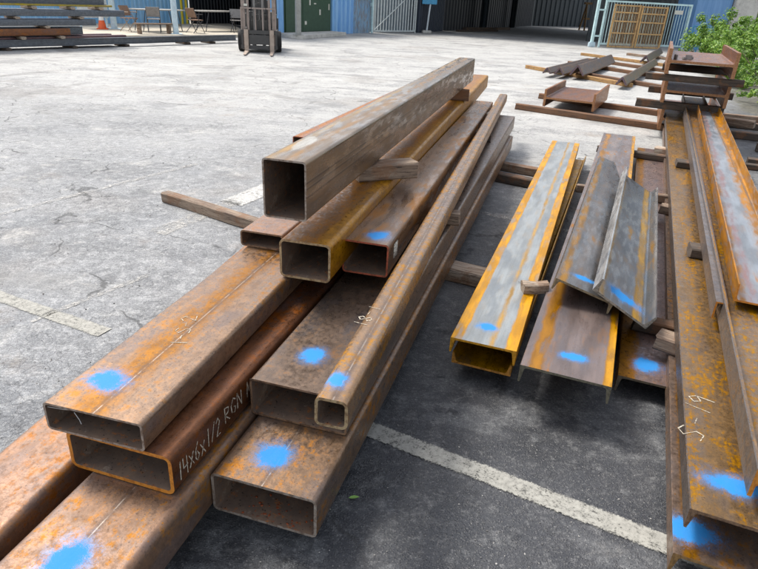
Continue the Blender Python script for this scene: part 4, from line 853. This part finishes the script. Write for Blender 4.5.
def table(x, y, rz, L_, label):
    t = empty('folding_table', (x, y, .10), rz, label, 'table', 'folding tables by the blue wall')
    bm = bmesh.new(); box(bm, -L_ / 2, L_ / 2, -.38, .38, .70, .74, 0, .01); link('table_top', bm, paint('table_top_grey', (.44, .42, .38), .5, .2), t)
    for s in (-1, 1):
        for u in (-.3, .3):
            bm = bmesh.new(); rod(bm, [(s * L_ * .42, u, .0), (s * L_ * .34, u, .70)], .016); link('leg', bm, DK, t)
        bm = bmesh.new(); rod(bm, [(s * L_ * .40, -.3, .2), (s * L_ * .40, .3, .2)], .013); link('brace', bm, DK, t)
table(-8.75, 24.1, R(50), 1.9, 'grey folding table left of the pale blue post')
table(-6.9, 26.0, R(52), 2.3, 'grey folding table in front of the black bay')
bx = empty('wooden_bench', (-8.3, 22.4, .10), R(48), 'low wooden bench in front of the folding tables', 'bench')
bm = bmesh.new(); box(bm, -.7, .7, -.14, .14, .30, .34, 0, .006); link('seat', bm, WOOD, bx)
for s in (-.55, .55):
    bm = bmesh.new(); box(bm, s - .03, s + .03, -.12, .12, 0, .299, 0, .004); link('leg', bm, WOOD, bx)

# ---------------------------------------------------------------- forklift
FB = paint('forklift_black', (.06, .058, .055), .5, .35, (.16, .11, .08)); FM = paint('forklift_mast', (.34, .27, .23), .45, .5, (.09, .07, .06)); FF = paint('fork_steel', (.44, .35, .28), .45, .5, (.16, .10, .07)); FG = paint('forklift_body', (.11, .11, .10), .5, .3); RUB = paint('tyre_rubber', (.025, .025, .025), .85, .2)
fk = empty('forklift', (-3.80, 18.35, 0), R(9), 'dark dirty forklift facing the camera with forks lowered to the ground', 'forklift')
for s in (-1, 1):
    bm = bmesh.new(); box(bm, s * .36 - .06, s * .36 + .06, -.03, .03, .02, .62, 0, .006); box(bm, s * .36 - .06, s * .36 + .06, -1.05, -.031, .02, .06, 0, .006)
    v = [w for w in bm.verts if w.co.y < -1.0]
    for w in v: w.co.z = .03 + (w.co.z - .03) * .4; w.co.x = s * .36 + (w.co.x - s * .36) * .6
    link('fork', bm, FF, fk)
bm = bmesh.new()
box(bm, -.52, .52, .03, .07, .10, .20, 0, .006); box(bm, -.52, .52, .03, .07, .50, .60, 0, .006)
for x in (-.50, -.2, .14, .46): box(bm, x, x + .05, .035, .065, .201, .499, 0, .004)
link('carriage', bm, FB, fk)
bm = bmesh.new(); 
for x in (-.5, -.30, -.10, .10, .30, .46): box(bm, x, x + .03, .04, .07, .601, 1.15, 0, .003)
box(bm, -.5, .49, .04, .07, 1.151, 1.19, 0, .003); link('load_backrest', bm, FM, fk)
for s in (-1, 1):
    bm = bmesh.new(); box(bm, s * .43 - .055, s * .43 + .055, .09, .22, .08, 2.15, 0, .008); link('mast_rail', bm, FM, fk)
    bm = bmesh.new(); box(bm, s * .30 - .035, s * .30 + .035, .11, .20, .10, 2.10, 0, .006); link('inner_rail', bm, FM, fk)
    bm = bmesh.new(); cyl(bm, (s * .12, .15, .15), (s * .12, .15, 1.95), .035, seg=12); link('lift_cylinder', bm, paint('cylinder_steel', (.25, .24, .23), .3, .1), fk, 40)
    bm = bmesh.new(); box(bm, s * .04 - .012, s * .04 + .012, .13, .15, .30, 1.95); link('lift_chain', bm, FB, fk)
bm = bmesh.new(); box(bm, -.37, .37, .10, .21, 1.96, 2.02); link('mast_crossbar', bm, FM, fk)
bm = bmesh.new(); box(bm, -.37, .37, .11, .20, .30, .36); link('mast_crossbar', bm, FM, fk)
bm = bmesh.new(); box(bm, -.50, .50, .35, 2.05, .22, .62, 0, .04); box(bm, -.48, .48, 1.35, 2.1, .621, 1.05, 0, .06); box(bm, -.36, .36, .24, .349, .25, .85, 0, .02); link('body', bm, FG, fk)
bm = bmesh.new(); box(bm, -.52, .52, 1.75, 2.25, .14, .95, 0, .08); link('counterweight', bm, FB, fk)
bm = bmesh.new(); box(bm, -.24, .24, 1.0, 1.4, .86, .98, 0, .03); box(bm, -.24, .24, 1.36, 1.46, .98, 1.4, 0, .03); link('seat', bm, FB, fk)
bm = bmesh.new(); rod(bm, [(0, .62, .85), (0, .78, 1.15)], .02); 
for i in range(16):
    a, b_ = 6.283 * i / 16, 6.283 * (i + 1) / 16; cyl(bm, (math.cos(a) * .16, .78 + math.sin(a) * .05, 1.15 + math.sin(a) * .15), (math.cos(b_) * .16, .78 + math.sin(b_) * .05, 1.15 + math.sin(b_) * .15), .014, seg=6)
link('steering_wheel', bm, FB, fk)
bm = bmesh.new()
for s in (-1, 1): rod(bm, [(s * .46, .5, .62), (s * .44, .62, 2.1), (s * .44, 1.75, 2.1), (s * .46, 1.95, .95)], .028)
for y in (.64, .9, 1.15, 1.4, 1.7): rod(bm, [(-.44, y, 2.1), (.44, y, 2.1)], .018)
link('overhead_guard', bm, FB, fk)
for x, y, r in ((-.53, .55, .29), (.53, .55, .29), (-.46, 1.75, .22), (.46, 1.75, .22)):
    s = 1 if x > 0 else -1
    bm = bmesh.new(); cyl(bm, (x - .09, y, r), (x + .09, y, r), r, seg=28); bmesh.ops.bevel(bm, geom=[e for e in bm.edges if abs(e.verts[0].co.x - e.verts[1].co.x) < 1e-4], offset=.02, segments=2, affect='EDGES'); w_ = link('wheel', bm, RUB, fk, 35)
    bm = bmesh.new(); cyl(bm, (x + s * .085, y, r), (x + s * .10, y, r), r * .55, seg=20); link('rim', bm, GREYP, w_, 35)
bm = bmesh.new(); box(bm, -.40, -.30, .075, .0895, 1.22, 1.28); link('label', bm, LBL, fk)

for s_ in (-.2, .22):
    bm = bmesh.new(); rod(bm, [(s_, .08, .45), (s_ * 1.15, .02, .8), (s_ * .9, .06, 1.3), (s_, .12, 2.0)], .014); link('hose', bm, RUB, fk, 40)
bm = bmesh.new(); box(bm, -.30, .30, .02, .10, .22, .48, 0, .01); link('tilt_plate', bm, FB, fk)
for s_ in (-1, 1):
    bm = bmesh.new(); cyl(bm, (s_ * .47, .46, 1.55), (s_ * .47, .40, 1.55), .06, .07, 16); link('headlight', bm, GREYP, fk, 40)
def wire(pts, r, label):
    bm = bmesh.new(); rod(bm, pts, r); tag(link('wire', bm, paint('galvanised_wire', (.45, .44, .42), .35, .2, metal=.6), None, 40), label, 'wire', 'loose wires')
P9 = (-.964, 1.392, .396, -14.0)
wire([tl(P9, .012, .004, .080), tl(P9, .06, .012, .076), tl(P9, .11, .02, .079)], .0016, 'thin bright wire lying across inside the open end of the flat top left tube')
wire([tl(P9, .10, .008, .078), tl(P9, .118, .003, .060), tl(P9, .125, .0, .048)], .0014, 'short bent wire hanging inside the open end of the flat top left tube')
wire([tl(PC1, .20, .74, .079), tl(PC1, .235, .705, .092), tl(PC1, .262, .66, .135)], .0022, 'rusty tie wire poking up by the block on the yellow edged channel')
# grit and pebbles on the asphalt, far too many to count
rd = random.Random(5); bm = bmesh.new()
def stone(x, y, r):
    M_ = Matrix.Translation((x, y, r * .35)) @ Matrix.Rotation(rd.uniform(0, 6), 4, (rd.random(), rd.random(), 1)) @ Matrix.Diagonal((r * rd.uniform(.7, 1.3), r * rd.uniform(.6, 1.1), r * rd.uniform(.4, .8), 1))
    bmesh.ops.create_icosphere(bm, subdivisions=1, radius=1, matrix=M_)
for cx, cy, n_, sp_ in ((.45, 1.25, 40, .07), (.35, 1.45, 25, .16), (.2, 1.9, 25, .25), (.7, 1.75, 30, .25), (-.25, 1.25, 25, .12), (-1.9, 2.3, 60, .45), (-1.7, 3.4, 60, .6), (.4, 2.7, 25, .3), (-2.6, 4.8, 50, .9)):
    for _ in range(n_): stone(rd.gauss(cx, sp_), rd.gauss(cy, sp_), rd.uniform(.0015, .0045) * (1 + max(0, cy - 2) * .25))
gm = NT('grit_stone'); gm.fin(gm.mix(gm.step(gm.noise(8, 3), .4, .6), (.12, .115, .11), (.40, .38, .35)), .9)
tag(link('gravel', bm, gm.m, None, 0), 'scattered grit and small pebbles on the asphalt', 'gravel', None, 'stuff')

fl = random.Random(11); bm = bmesh.new(); P1 = (-.495, 1.405, .09, -15.9)
for _ in range(46):
    a, b_ = fl.gauss(.20, .055), abs(fl.gauss(.04, .05)) + .004
    if not .02 < a < .33: continue
    p = tl(P1, a, b_, .0100); r = fl.uniform(.002, .007)
    M_ = Matrix.Translation(p) @ Matrix.Rotation(fl.uniform(0, 6), 4, 'Z') @ Matrix.Diagonal((r, r * fl.uniform(.5, 1), r * .28, 1)); bmesh.ops.create_icosphere(bm, subdivisions=1, radius=1, matrix=M_)
tag(link('rust_flakes', bm, rim_mat('loose_rust', (.36, .09, .03), (.15, .04, .02)), None, 0), 'red rust flakes lying inside the open end of the bottom right tube', 'rust', None, 'stuff')
